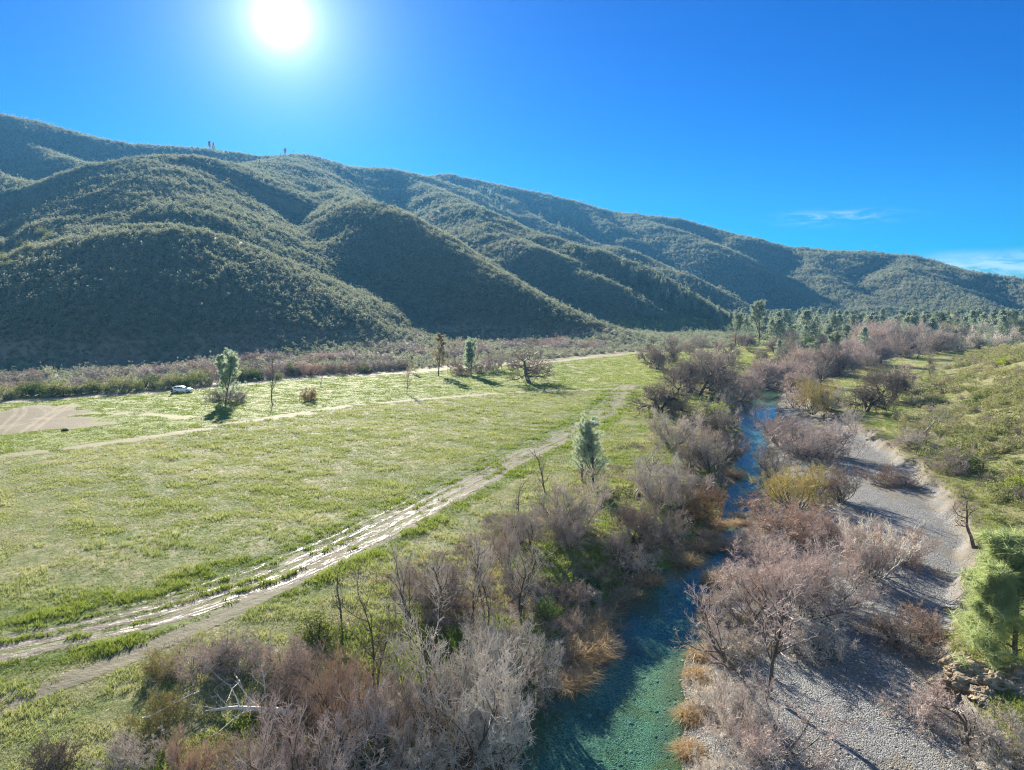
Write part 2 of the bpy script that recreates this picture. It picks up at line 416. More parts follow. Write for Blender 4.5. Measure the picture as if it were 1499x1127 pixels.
    ddirt = t.mix(t.mr(t.math('ADD', t.attr('dtr'), t.math('MULTIPLY', n_mid, 0.3)), 0.15, 0.75, 1.0, 0.0), t.mix(0.5, dirt, (0.10, 0.08, 0.045)), (0.21, 0.175, 0.11))
    col = t.mix(md, col, t.mix(0.5, dirt, (0.30, 0.26, 0.15)))
    col = t.mix(da, col, ddirt)
    col = t.mix(rd, col, t.mix(n_f, (0.26, 0.205, 0.15), (0.38, 0.31, 0.235)))
    byd = t.math('MULTIPLY', t.mr(t.attr('rd'), -2.5, -6.0), t.mr(sx.outputs[0], 60, 85, 1.0, 0.0))
    col = t.mix(byd, col, t.mix(n_sm, (0.15, 0.125, 0.08), (0.30, 0.26, 0.17)))
    # hills
    hcol = t.mix(n_sm, (0.07, 0.075, 0.04), (0.17, 0.15, 0.09))
    col = t.mix(t.attr('hill'), col, hcol)
    cut = t.math('MULTIPLY', t.mr(t.math('ADD', t.attr('gg'), t.math('MULTIPLY_ADD', n_mid, 3, -1.5)), -4.0, -1.5), t.math('SUBTRACT', 1.0, side))
    col = t.mix(t.math('MULTIPLY', cut, t.mr(edge, 2, 5)), col, t.mix(n_sm, (0.09, 0.072, 0.05), (0.23, 0.19, 0.13)))
    # gravel
    st = t.vor(p, 13.0, out='Color'); sg = t.new('ShaderNodeSeparateColor'); t.put(sg.inputs[0], st)
    stone = t.mix(sg.outputs[0], (0.095, 0.098, 0.098), (0.325, 0.33, 0.325))
    band = t.noise(t.scale(p, 0.5, 0.13, 1, -0.35), 1.0, 5, 0.6)
    stone = t.mix(t.mr(band, 0.50, 0.62), stone, t.mix(n_f, (0.15, 0.135, 0.11), (0.27, 0.25, 0.205)))
    stone = t.mix(t.math('MULTIPLY', t.mr(edge, 0.3, 1.6, 1.0, 0.0), 0.6), stone, (0.09, 0.085, 0.07))
    col = t.mix(t.math('MULTIPLY', t.attr('bar'), t.mr(edge, -0.2, 0.3)), col, stone)
    # bed
    bed = t.mix(sg.outputs[0], (0.08, 0.13, 0.09), (0.40, 0.47, 0.33))
    bed = t.mix(t.mr(n_mid, 0.50, 0.66), bed, t.mix(sg.outputs[1], (0.11, 0.10, 0.02), (0.30, 0.25, 0.08)))
    bed = t.mix(t.mr(t.math('ADD', edge, t.math('MULTIPLY', n_mid, 0.8)), -1.8, -0.1, 0.0, 0.8), bed, t.mix(n_f, (0.16, 0.12, 0.05), (0.34, 0.27, 0.14)))
    col = t.mix(t.mr(edge, -0.5, 0.15, 1.0, 0.0), col, bed)
    # wetness
    cs = t.new('ShaderNodeCombineXYZ'); t.put(cs.inputs[0], t.math('MULTIPLY', t.attr('trs'), 0.16)); t.put(cs.inputs[1], t.math('MULTIPLY', trk, 1.6))
    wetn = t.mr(t.noise(cs.outputs[0], 3.0, 6, 0.8), 0.51, 0.61)
    dcam = t.math('MULTIPLY', t.mr(sx.outputs[1], 36, 44), t.mr(sx.outputs[1], 70, 90, 1.0, 0.0))
    wet = t.math('MULTIPLY', t.math('MAXIMUM', lane(trk, -0.7, 0.35, 0.4), t.math('MAXIMUM', lane(trk, 0.9, 0.35, 0.4), t.math('MAXIMUM', lane(trk, -3.6, 0.15, 0.2), lane(trk, -2.1, 0.2, 0.25)))), wetn)
    wet = t.math('MULTIPLY', wet, dcam)
    damp = t.math('MULTIPLY', rut, t.mr(strk, 0.45, 0.6))
    col = t.mix(wet, col, (0.10, 0.095, 0.085))
    rough = t.mix(wet, (0.85, 0.85, 0.85), (0.36, 0.36, 0.36))
    # relief
    h = t.math('ADD', t.math('MULTIPLY', n_sm, 0.35), t.math('MULTIPLY', n_f, 0.13))
    h = t.math('ADD', h, t.math('MULTIPLY', t.vor(p, 13.0), t.math('MULTIPLY', t.attr('bar'), -0.25)))
    h = t.math('SUBTRACT', h, t.math('MULTIPLY', t.math('MAXIMUM', rut, darkl), 0.25))
    h = t.math('MULTIPLY', h, t.math('SUBTRACT', 1.0, t.math('MULTIPLY', wet, 0.5)))
    nrm = t.bump(h, 0.9, 0.35)
    principled(t, out, col, rough, nrm, t.math('MULTIPLY_ADD', wet, 0.3, 0.15)); return m

# ------------------------------------------------------------------ water
def build_water():
    m, t, out = newmat('creek_water')
    p = t.pos()
    sx = t.new('ShaderNodeSeparateXYZ'); t.put(sx.inputs[0], p)
    rif = t.math('MULTIPLY', t.mr(sx.outputs[1], 62, 78), t.mr(sx.outputs[1], 135, 155, 1.0, 0.08))                  # faster, rougher water upstream
    n1 = t.noise(t.scale(p, 1.0, 0.45, 1.0), 2.2, 4, 0.6, 0.6); n2 = t.noise(p, 9.0, 3, 0.6)
    h = t.math('ADD', t.math('MULTIPLY', n1, t.math('MULTIPLY_ADD', rif, 0.08, 0.008)), t.math('MULTIPLY', n2, t.math('MULTIPLY_ADD', rif, 0.012, 0.002)))
    nrm = t.bump(h, 1.0, 1.0)
    gl = t.new('ShaderNodeBsdfGlossy'); gl.inputs['Roughness'].default_value = 0.04; t.put(gl.inputs['Normal'], nrm)
    deep = t.mr(t.noise(p, 0.12, 3), 0.35, 0.65)
    tr = t.new('ShaderNodeBsdfTransparent'); t.put(tr.inputs[0], t.mix(deep, (0.46, 0.68, 0.68), (0.56, 0.73, 0.66)))
    ge = t.new('ShaderNodeNewGeometry'); dv = t.new('ShaderNodeVectorMath', operation='DOT_PRODUCT'); t.l.new(nrm, dv.inputs[0]); t.l.new(ge.outputs['Incoming'], dv.inputs[1])
    cosv = t.math('MINIMUM', t.math('ABSOLUTE', dv.outputs['Value']), 1.0)
    fr = t.math('MULTIPLY_ADD', t.math('POWER', t.math('SUBTRACT', 1.0, cosv), 5.0), 0.98, 0.02)
    mx = t.new('ShaderNodeMixShader'); t.l.new(fr, mx.inputs[0]); t.l.new(tr.outputs[0], mx.inputs[1]); t.l.new(gl.outputs[0], mx.inputs[2])
    t.l.new(mx.outputs[0], out.inputs[0])
    V = []; F = []
    P = np.array(creek); n = len(P)
    for i in range(n):
        d = P[min(i+1, n-1)] - P[max(i-1, 0)]; d = d/np.linalg.norm(d); nn = np.array([d[1], -d[0]]); w = creek_hw[i] + 2.3
        V.append((*(P[i]-nn*w), WZ)); V.append((*(P[i]+nn*w), WZ))
        if i: F.append((2*i-2, 2*i-1, 2*i+1, 2*i))
    me = mesh_np('creek_water', V, [np.array(F)], [m]); o = link('creek_water', me); tag(o, kind='structure')

# ------------------------------------------------------------------ light and sky
def build_light():
    d = ray(412, 28); d = d/np.linalg.norm(d)
    elev = math.asin(d[2]); az = math.atan2(d[0], d[1])      # azimuth from +Y towards +X
    L = bpy.data.lights.new('sun', 'SUN'); L.energy = SUN_E; L.angle = math.radians(0.5); L.color = (1.0, 0.91, 0.76)
    o = bpy.data.objects.new('sun', L); C.objects.link(o)
    from mathutils import Vector
    o.rotation_euler = Vector(d).to_track_quat('Z', 'Y').to_euler(); o.location = (0, 0, 300)
    w = bpy.data.worlds.new('World'); sc.world = w; w.use_nodes = True; w.node_tree.nodes.clear(); t = NT(w.node_tree)
    sky = t.new('ShaderNodeTexSky', sky_type='NISHITA'); sky.sun_disc = False; sky.sun_elevation = elev; sky.sun_rotation = az
    sky.altitude = 800; sky.air_density = 1.0; sky.dust_density = 0.15; sky.ozone_density = 2.0
    g = t.new('ShaderNodeGamma'); g.inputs[1].default_value = 1.0; t.l.new(sky.outputs[0], g.inputs[0])
    hs = t.new('ShaderNodeHueSaturation'); hs.inputs['Saturation'].default_value = SKY_SAT; hs.inputs['Value'].default_value = 1.0; hs.inputs['Hue'].default_value = SKY_HUE; t.l.new(g.outputs[0], hs.inputs['Color'])
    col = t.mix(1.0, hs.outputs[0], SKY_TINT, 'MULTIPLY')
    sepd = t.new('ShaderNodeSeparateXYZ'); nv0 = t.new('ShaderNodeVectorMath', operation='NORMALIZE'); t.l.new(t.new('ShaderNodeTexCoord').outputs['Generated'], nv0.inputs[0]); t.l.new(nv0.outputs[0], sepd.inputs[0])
    back = t.mr(sepd.outputs[1], 0.40, -0.35)          # brighter untinted sky added behind the camera as neutral fill light
    col = t.mix(back, col, t.mix(1.0, sky.outputs[0], FILL_SKY, 'MULTIPLY'))
    tc = t.new('ShaderNodeTexCoord').outputs['Generated']
    nv = t.new('ShaderNodeVectorMath', operation='NORMALIZE'); t.l.new(tc, nv.inputs[0])
    dt = t.new('ShaderNodeVectorMath', operation='DOT_PRODUCT'); t.l.new(nv.outputs[0], dt.inputs[0]); dt.inputs[1].default_value = tuple(d)
    ang = t.math('MULTIPLY', t.math('ARCCOSINE', t.math('MINIMUM', dt.outputs['Value'], 0.999999)), 180/PI)
    core = t.math('MULTIPLY', t.math('EXPONENT', t.math('MULTIPLY', t.math('POWER', t.math('DIVIDE', ang, GLOW[0]), 2.0), -1.0)), GLOW[1])
    halo = t.math('MULTIPLY', t.math('EXPONENT', t.math('DIVIDE', ang, -GLOW[2])), GLOW[3])
    add = t.mix(1.0, col, t.mix(1.0, (1, 1, 1), core, 'MULTIPLY'), 'ADD')
    mid = t.math('MULTIPLY', t.math('EXPONENT', t.math('DIVIDE', ang, -GLOW[4])), GLOW[5])
    add = t.mix(1.0, add, t.mix(1.0, (0.80, 0.88, 1.0), mid, 'MULTIPLY'), 'ADD')
    add = t.mix(1.0, add, t.mix(1.0, (0.50, 0.58, 0.9), halo, 'MULTIPLY'), 'ADD')
    # thin high cloud low on the right
    s3 = t.new('ShaderNodeSeparateXYZ'); t.l.new(nv.outputs[0], s3.inputs[0])
    el = t.math('MULTIPLY', t.math('ARCSINE', s3.outputs[2]), 180/PI); azm = t.math('MULTIPLY', t.math('ARCTAN2', s3.outputs[0], s3.outputs[1]), 180/PI)
    cb = t.new('ShaderNodeCombineXYZ'); t.put(cb.inputs[0], t.math('MULTIPLY', azm, 0.30)); t.put(cb.inputs[1], t.math('MULTIPLY', el, 1.5))
    cn = t.noise(cb.outputs[0], 1.0, 6, 0.6, 0.8)
    low = t.math('MULTIPLY', t.mr(el, 2.5, 3.7, 1.0, 0.0), t.mr(azm, 27, 32)); low = t.math('MULTIPLY', low, t.mr(cn, 0.25, 0.6))
    def blob(a0, e0, wa, we):
        q = t.math('ADD', t.math('POWER', t.math('DIVIDE', t.math('SUBTRACT', azm, a0), wa), 2.0), t.math('POWER', t.math('DIVIDE', t.math('SUBTRACT', el, e0), we), 2.0))
        return t.math('EXPONENT', t.math('MULTIPLY', q, -1.0))
    wisp = t.math('MULTIPLY', blob(24.0, 6.0, 3.2, 0.45), t.mr(cn, 0.42, 0.7, 0.0, 0.7))
    cl = t.math('MAXIMUM', t.math('MULTIPLY', low, 0.6), t.math('MULTIPLY', wisp, 0.75))
    add = t.mix(cl, add, CLOUDC)
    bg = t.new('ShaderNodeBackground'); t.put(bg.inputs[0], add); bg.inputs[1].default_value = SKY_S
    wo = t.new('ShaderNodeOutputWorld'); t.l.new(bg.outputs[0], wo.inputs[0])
    w.cycles.sampling_method = 'MANUAL'; w.cycles.sample_map_resolution = 1024
    return d
def build_haze():
    me = bpy.data.meshes.new('haze')
    x0, x1, y0, y1, z0, z1 = -2700, 2700, -2700, 2700, -34, 410
    v = [(x, y, z) for z in (z0, z1) for y in (y0, y1) for x in (x0, x1)]
    me.from_pydata(v, [], [(0, 2, 3, 1), (4, 5, 7, 6), (0, 1, 5, 4), (1, 3, 7, 5), (3, 2, 6, 7), (2, 0, 4, 6)])
    m = bpy.data.materials.new('haze'); m.use_nodes = True; m.node_tree.nodes.clear(); t = NT(m.node_tree)
    out = t.new('ShaderNodeOutputMaterial'); pv = t.new('ShaderNodeVolumePrincipled')
    pv.inputs['Color'].default_value = HAZE_C; pv.inputs['Density'].default_value = HAZE_D; pv.inputs['Anisotropy'].default_value = HAZE_G
    t.l.new(pv.outputs[0], out.inputs['Volume']); me.materials.append(m)
    o = link('haze', me); tag(o, 'pale blue haze hanging over the valley and hills', 'haze', kind='stuff')
# ------------------------------------------------------------------ plant generators
def nrm(v): return v/np.maximum(np.linalg.norm(v, axis=-1, keepdims=True), 1e-9)
def grow_lines(rng, start, dirs, length, K, wob, trop, gravity_tip=0.0):
    """polylines (N,K,3) that wander; trop pulls each step up (+) or down (-)"""
    N = len(start); P = np.zeros((N, K, 3)); P[:, 0] = start; d = nrm(dirs); st = (length/(K-1))[:, None]
    for k in range(1, K):
        d = nrm(d + wob*rng.normal(size=(N, 3)) + np.array([0, 0, 1.0])*(trop - gravity_tip*k/K))
        P[:, k] = P[:, k-1] + d*st
    return P
def spawn(rng, P, L, Rr, n, t0, t1, ang, ratio, rr, K, wob, trop, angv=0.25, gt=0.0, taper=0.45):
    """n children on every parent line"""
    N, Kp, _ = P.shape
    t = np.clip((np.arange(n)[None, :]+rng.random((N, n)))/n, 0, 1)*(t1-t0)+t0
    f = t*(Kp-1); i = np.minimum(f.astype(int), Kp-2); w = (f-i)[..., None]
    idx = np.arange(N)[:, None]
    a = P[idx, i]; b = P[idx, i+1]; pos = a*(1-w)+b*w; tan = nrm(b-a)
    r = rng.normal(size=(N, n, 3)); r[..., 2] += 0.15; perp = nrm(r - tan*(r*tan).sum(-1, keepdims=True))
    an = ang + angv*rng.normal(size=(N, n, 1)); d = tan*np.cos(an)+perp*np.sin(an)
    ln = L[:, None]*ratio*(1-taper*t)*(0.6+0.8*rng.random((N, n))); rad = Rr[:, None]*(1-0.6*t)*rr
    Q = grow_lines(rng, pos.reshape(-1, 3), d.reshape(-1, 3), ln.ravel(), K, wob, trop, gt)
    return Q, ln.ravel(), rad.ravel()
def tubes(P, r0, tip=0.3, S=3):
    """tube mesh round every polyline"""
    N, K, _ = P.shape
    T = np.zeros_like(P); T[:, 1:-1] = P[:, 2:]-P[:, :-2]; T[:, 0] = P[:, 1]-P[:, 0]; T[:, -1] = P[:, -1]-P[:, -2]; T = nrm(T)
    ref = np.where(np.abs(T[:, :1, 2:3]) > 0.9, np.array([1.0, 0, 0]), np.array([0, 0, 1.0])); ref = np.broadcast_to(ref, T.shape)
    A = nrm(np.cross(T, ref)); B = np.cross(T, A)
    rad = r0[:, None]*(1-(1-tip)*np.linspace(0, 1, K)[None, :])
    an = np.arange(S)*2*PI/S
    V = P[:, :, None, :] + rad[:, :, None, None]*(A[:, :, None, :]*np.cos(an)[None, None, :, None] + B[:, :, None, :]*np.sin(an)[None, None, :, None])
    base = (np.arange(N)*K*S)[:, None, None]; k = (np.arange(K-1)*S)[None, :, None]; s = np.arange(S)[None, None, :]; s2 = (np.arange(S)+1) % S
    s2 = s2[None, None, :]
    Q = np.stack([base+k+s, base+k+s2, base+k+S+s2, base+k+S+s], -1).reshape(-1, 4)
    return V.reshape(-1, 3), Q
def merge(parts):
    V = []; F = []; o = 0
    for v, f in parts:
        V.append(v); F.append(f+o); o += len(v)
    return np.concatenate(V), [f for f in F]
def blades(rng, base, dirs, length, width, K=3, curve=0.4):
    """flat curved blades (grass, needles, reeds)"""
    N = len(base); d = nrm(dirs); side = nrm(np.cross(d, rng.normal(size=(N, 3)))); P = np.zeros((N, K, 3)); P[:, 0] = base
    out = nrm(rng.normal(size=(N, 3))*[1, 1, .2])
    for k in range(1, K):
        d = nrm(d + out*curve/K - np.array([0, 0, 1.0])*curve*0.6/K*k); P[:, k] = P[:, k-1]+d*(length/(K-1))[:, None]
    w = width[:, None, None]*np.array([1, .8, .12] if K == 3 else [1, .12])[None, :, None]
    V = np.stack([P-side[:, None]*w, P+side[:, None]*w], 2)     # N,K,2,3
    b = (np.arange(N)*K*2)[:, None]; k = (np.arange(K-1)*2)[None, :]
    Q = np.stack([b+k, b+k+1, b+k+3, b+k+2], -1).reshape(-1, 4)
    return V.reshape(-1, 3), Q
def leaves(rng, pos, size, flat=0.0):
    N = len(pos); a = nrm(rng.normal(size=(N, 3))); n2 = rng.normal(size=(N, 3)); n2[:, 2] *= (1-flat); b = nrm(np.cross(a, n2))
    s = (size*(0.6+0.8*rng.random(N)))[:, None]; a = a*s; b = b*s*0.55
    V = np.stack([pos-a*.5, pos+b*.5, pos+a*.5, pos-b*.5], 1).reshape(-1, 3)
    return V, np.arange(N*4).reshape(N, 4)

def bare_plant(seed, H, stems, lean, n1, n2, n3, r0, spread=0.8, trop=0.10, wob=0.14, tw=0.008, n4=0, drop=0.0, t0=0.25, ratio=0.62, top=1.0, S0=6):
    """leafless tree or shrub: returns (trunk, twigs) geometry"""
    rng = np.random.default_rng(seed)
    az = rng.random(stems)*2*PI; ln = lean*(0.5+0.7*rng.random(stems))
    d = np.stack([np.sin(ln)*np.cos(az), np.sin(ln)*np.sin(az), np.cos(ln)], -1)
    st = np.stack([0.06*H*np.cos(az)*lean, 0.06*H*np.sin(az)*lean, np.full(stems, -0.15)], -1)
    L0 = H*(0.62+0.3*rng.random(stems))*top; R0 = r0*(0.7+0.5*rng.random(stems))
    P0 = grow_lines(rng, st, d, L0, 9, wob, trop*0.6)
    P1, L1, R1 = spawn(rng, P0, L0, R0, n1, t0, 1.0, spread, ratio, 0.55, 7, wob*1.3, trop)
    P2, L2, R2 = spawn(rng, P1, L1, R1, n2, 0.15, 1.0, spread*0.85, ratio, 0.55, 5, wob*1.4, trop, gt=drop)
    P3, L3, R3 = spawn(rng, P2, L2, R2, n3, 0.1, 1.0, 0.65, 0.7, 0.6, 4, wob*1.4, trop, gt=drop)
    tr = [tubes(P0, R0, 0.25, S0), tubes(P1, np.maximum(R1, tw*1.6), 0.3, 4)]
    cr = [tubes(P2, np.maximum(R2, tw*1.25), 0.4, 3), tubes(P3, np.maximum(R3, tw), 0.4, 3)]
    if n4:
        P4, L4, R4 = spawn(rng, P3, L3, R3, n4, 0.1, 1.0, 0.6, 0.8, 0.7, 3, wob*1.4, trop, gt=drop)
        cr.append(tubes(P4, np.maximum(R4, tw*0.8), 0.5, 3)); ends = P4
    else: ends = P3
    return merge(tr), merge(cr), ends
def pine(seed, H, fork, nl, ns, nn, nsz, nw, r0, open_=0.3, droop=0.05):
    """grey pine: forked trunk, open wispy crown of needle tufts"""
    rng = np.random.default_rng(seed); K = 12
    st = np.zeros((1, 3)); st[:, 2] = -0.3
    P0 = grow_lines(rng, st, np.array([[0.04, 0.0, 1.0]]), np.array([H]), K, 0.035, 0.05); L0 = np.array([H]); R0 = np.array([r0])
    trunks = [P0]; Ls = [L0]; Rs = [R0]
    for k in range(fork):
        h = int(rng.integers(3, 6)); a = rng.random()*2*PI
        P = grow_lines(rng, P0[:, h], np.array([[0.45*math.cos(a), 0.45*math.sin(a), 1.0]]), np.array([H*(1-h/K)*0.9]), K, 0.04, 0.12)
        trunks.append(P); Ls.append(np.array([H*0.6])); Rs.append(np.array([r0*0.65]))
    P0 = np.concatenate(trunks); L0 = np.concatenate(Ls); R0 = np.concatenate(Rs)
    P1, L1, R1 = spawn(rng, P0, L0, R0, nl, open_, 0.99, 1.05, 0.30, 0.35, 6, 0.10, 0.12, taper=0.62)
    P2, L2, R2 = spawn(rng, P1, L1, R1, ns, 0.3, 1.0, 0.7, 0.42, 0.5, 4, 0.12, 0.12)
    tip = np.concatenate([P2[:, 1:].reshape(-1, 3), P1[:, -2:].reshape(-1, 3)])
    N = len(tip)
    b = np.repeat(tip, nn, 0); dd = rng.normal(size=(len(b), 3)); dd[:, 2] += 0.5
    nv, nq = blades(rng, b, dd, np.full(len(b), nsz)*(0.7+0.6*rng.random(len(b))), np.full(len(b), nw), 3, 0.5)
    return merge([tubes(P0, R0, 0.15, 7), tubes(P1, np.maximum(R1, 0.02), 0.3, 3)]), (nv, [nq]), None
def conifer(seed, H, nl, nsz, cnt, r0=0.16):
    """conical pine seen from far: clumps of needles set round a trunk"""
    rng = np.random.default_rng(seed)
    t = rng.random(cnt)**0.8*0.86+0.12
    rad = (1-t)**0.75*H*0.30*(0.55+0.6*rng.random(cnt)); lob = 1+0.28*np.sin(7*t*PI*2+rng.random()*6); a = rng.random(cnt)*2*PI
    lob *= 1+0.22*np.sin(3*a+9*t*PI)
    c = np.stack([rad*lob*np.cos(a), rad*lob*np.sin(a), t*H*0.98+0.05*H*rng.random(cnt)], -1)
    pos = np.repeat(c, nl, 0) + rng.normal(size=(cnt*nl, 3))*H*0.022
    lv, lq = leaves(rng, pos, np.full(len(pos), nsz))
    P0 = grow_lines(rng, np.array([[0, 0, -0.3]]), np.array([[0.03, 0, 1.0]]), np.array([H*1.0]), 8, 0.02, 0.05)
    P1, L1, R1 = spawn(rng, P0, np.array([H]), np.array([r0]), 26, 0.2, 0.98, 1.2, 0.22, 0.3, 3, 0.08, 0.05, taper=0.7)
    return merge([tubes(P0, np.array([r0]), 0.15, 6), tubes(P1, np.maximum(R1, 0.02), 0.3, 3)]), (lv, [lq]), None
def leafy(seed, H, Wd, ncl, nl, lsz, stems=6, lump=0.35, hollow=0.3):
    """evergreen shrub: stems inside, leaf clumps over an uneven dome"""
    rng = np.random.default_rng(seed)
    az = rng.random(ncl)*2*PI; u = rng.random(ncl); el = np.arcsin(u)
    q = np.maximum(0.2, 1+lump*np.sin(az*3+rng.random()*6)*np.cos(el*2)+lump*rng.normal(size=ncl)*0.6)
    rr = (hollow+(1-hollow)*rng.random(ncl)**0.4)*q
    c = np.stack([np.cos(az)*np.cos(el)*rr*Wd/2, np.sin(az)*np.cos(el)*rr*Wd/2, 0.12*H+np.sin(el)*rr*H*0.85], -1)
    pos = np.repeat(c, nl, 0)+rng.normal(size=(ncl*nl, 3))*np.array([Wd, Wd, H])*0.065
    pos[:, 2] = np.maximum(pos[:, 2], 0.02)
    lv, lq = leaves(rng, pos, np.full(len(pos), lsz))
    d = rng.normal(size=(stems, 3))*[.6, .6, 0]+[0, 0, 1.0]
    P0 = grow_lines(rng, np.tile([[0, 0, -0.1]], (stems, 1))*1.0, d, np.full(stems, H*0.75), 5, 0.15, 0.05)
    P1, L1, R1 = spawn(rng, P0, np.full(stems, H*0.75), np.full(stems, 0.03*H/2), 4, 0.3, 1, 0.7, 0.5, 0.5, 4, 0.15, 0.1)
    return merge([tubes(P0, np.full(stems, 0.022*H), 0.3, 4), tubes(P1, np.full(len(P1), 0.009*H), 0.4, 3)]), (lv, [lq]), None
def tussock(seed, n, L, w, lean=0.6, R=0.15, curve=0.6, K=3):
    rng = np.random.default_rng(seed); a = rng.random(n)*2*PI; r = R*np.sqrt(rng.random(n))
    b = np.stack([r*np.cos(a), r*np.sin(a), np.full(n, -0.03)], -1)
    d = np.stack([np.cos(a)*lean*rng.random(n), np.sin(a)*lean*rng.random(n), np.ones(n)], -1)+rng.normal(size=(n, 3))*0.12
    return blades(rng, b, d, L*(0.5+0.7*rng.random(n)), np.full(n, w), K, curve)

# ------------------------------------------------------------------ materials of plants
M = {}
def plant_mats():
    M['bark_grey'] = barkmat('grey_bark', (0.10, 0.085, 0.07), (0.23, 0.20, 0.17))
    M['bark_dark'] = barkmat('dark_bark', (0.035, 0.03, 0.027), (0.10, 0.085, 0.07))
    M['bark_pale'] = barkmat('pale_bark', (0.35, 0.32, 0.28), (0.58, 0.54, 0.48))
    M['tw_pink'] = barkmat('pink_twigs', (0.50, 0.385, 0.325), (0.70, 0.58, 0.51), thin=0.35)
    M['tw_grey'] = barkmat('grey_twigs', (0.42, 0.35, 0.28), (0.64, 0.56, 0.47), thin=0.35)
    M['tw_silver'] = barkmat('silver_twigs', (0.60, 0.53, 0.45), (0.80, 0.74, 0.65), thin=0.35)
    M['tw_brown'] = barkmat('brown_twigs', (0.38, 0.29, 0.225), (0.57, 0.455, 0.37), thin=0.35)
    M['tw_dark'] = barkmat('dark_twigs', (0.21, 0.165, 0.13), (0.36, 0.295, 0.24), thin=0.35)
    M['tw_red'] = barkmat('red_twigs', (0.45, 0.29, 0.20), (0.62, 0.43, 0.32), thin=0.35)
    M['tw_ochre'] = barkmat('ochre_twigs', (0.42, 0.33, 0.10), (0.60, 0.49, 0.18), thin=0.3)
    M['dead'] = leafmat('dead_leaves', [(0.30, 0.17, 0.07), (0.42, 0.28, 0.13)], 0.4)
    M['rusty'] = leafmat('rusty_needles', [(0.20, 0.165, 0.12), (0.28, 0.24, 0.18)], 0.4)
    M['needle'] = leafmat('grey_needles', [(0.22, 0.28, 0.20), (0.34, 0.40, 0.29)], 0.5, warm=False)
    M['needle_g'] = leafmat('green_needles', [(0.20, 0.26, 0.14), (0.30, 0.355, 0.21)], 0.6)
    M['needle_far'] = leafmat('far_needles', [(0.16, 0.20, 0.145), (0.26, 0.305, 0.225)], 0.45, warm=False)
    M['chap'] = leafmat('chaparral_leaves', [(0.145, 0.17, 0.115), (0.235, 0.26, 0.18), (0.31, 0.265, 0.215)], 0.45, True, vary=0.2, warm=False)
    M['leaf_dark'] = leafmat('dark_leaves', [(0.035, 0.065, 0.018), (0.06, 0.10, 0.025)], 0.35)
    M['leaf_mid'] = leafmat('olive_leaves', [(0.10, 0.13, 0.045), (0.15, 0.17, 0.06)], 0.4)
    M['leaf_bright'] = leafmat('bright_leaves', [(0.16, 0.23, 0.02), (0.24, 0.30, 0.03)], 0.5)
    M['leaf_grey'] = leafmat('grey_green_leaves', [(0.17, 0.19, 0.11), (0.24, 0.25, 0.15)], 0.35)
    M['slope'] = leafmat('slope_leaves', [(0.10, 0.125, 0.06), (0.22, 0.23, 0.115), (0.38, 0.32, 0.21)], 0.38, True)
    M['grass'] = leafmat('grass_blades', [(0.14, 0.185, 0.055), (0.215, 0.25, 0.09), (0.46, 0.42, 0.26)], 0.45, True, vary=0.3)
    M['lush'] = leafmat('lush_blades', [(0.10, 0.15, 0.028), (0.17, 0.22, 0.05), (0.29, 0.30, 0.09)], 0.48, True, vary=0.2)
    M['litter'] = barkmat('litter_twigs', (0.34, 0.26, 0.19), (0.58, 0.47, 0.36), thin=0.35)
    M['reed'] = leafmat('reed_blades', [(0.30, 0.21, 0.12), (0.42, 0.31, 0.19)], 0.35)
    M['reed_i'] = leafmat('dry_blades', [(0.24, 0.19, 0.10), (0.36, 0.29, 0.17), (0.12, 0.16, 0.03)], 0.35, True)

# ------------------------------------------------------------------ placing single plants
PROTO = {}
def proto(key, geo, tm, cm):
    (tv, tf), (cv, cf), _ = geo
    PROTO[key] = (mesh_np(key+'_trunk', tv, tf, [M[tm]], True), mesh_np(key+'_crown', cv, cf, [M[cm]], False), float(cv[:, 2].max()))
_matvar = {}
def with_mat(me, mat):
    k = (me.name, mat)
    if k not in _matvar:
        c = me.copy(); c.materials.clear(); c.materials.append(M[mat]); _matvar[k] = c
    return _matvar[k]
def place(name, key, x, y, h, label, cat, group=None, rz=None, wide=1.0, crown=None, trunk=None, z=None, tilt=None, partn=('trunk', 'crown')):
    """one plant: an Empty at its foot that parents trunk and crown"""
    tm, cm, hh = PROTO[key]; s = h/hh
    if z is None: z = zat(x, y)
    e = bpy.data.objects.new(name, None); C.objects.link(e); e.empty_display_size = 0.1
    e.location = (x, y, z-0.03*h); e.rotation_euler = (tilt[0] if tilt else 0, tilt[1] if tilt else 0, rz if rz is not None else random.random()*6.28)
    e.scale = (s*wide, s*wide, s)
    if crown: cm = with_mat(cm, crown)
    if trunk: tm = with_mat(tm, trunk)
    link(partn[0], tm, e); link(partn[1], cm, e)
    tag(e, label, cat, group); return e
def place_px(name, key, u, v, hpx, label, cat, group=None, z0=None, **kw):
    """foot seen at pixel (u, v), height given in pixels"""
    zz = z0 if z0 is not None else 0.0
    for _ in range(4):
        p = at(u, v, zz); zz = zat(p[0], p[1])
    p = at(u, v, zz); depth = p[1]*cp + (CAMZ-p[2])*sp_
    return place(name, key, p[0], p[1], hpx*depth/FPX*1.03, label, cat, group, z=p[2], **kw)

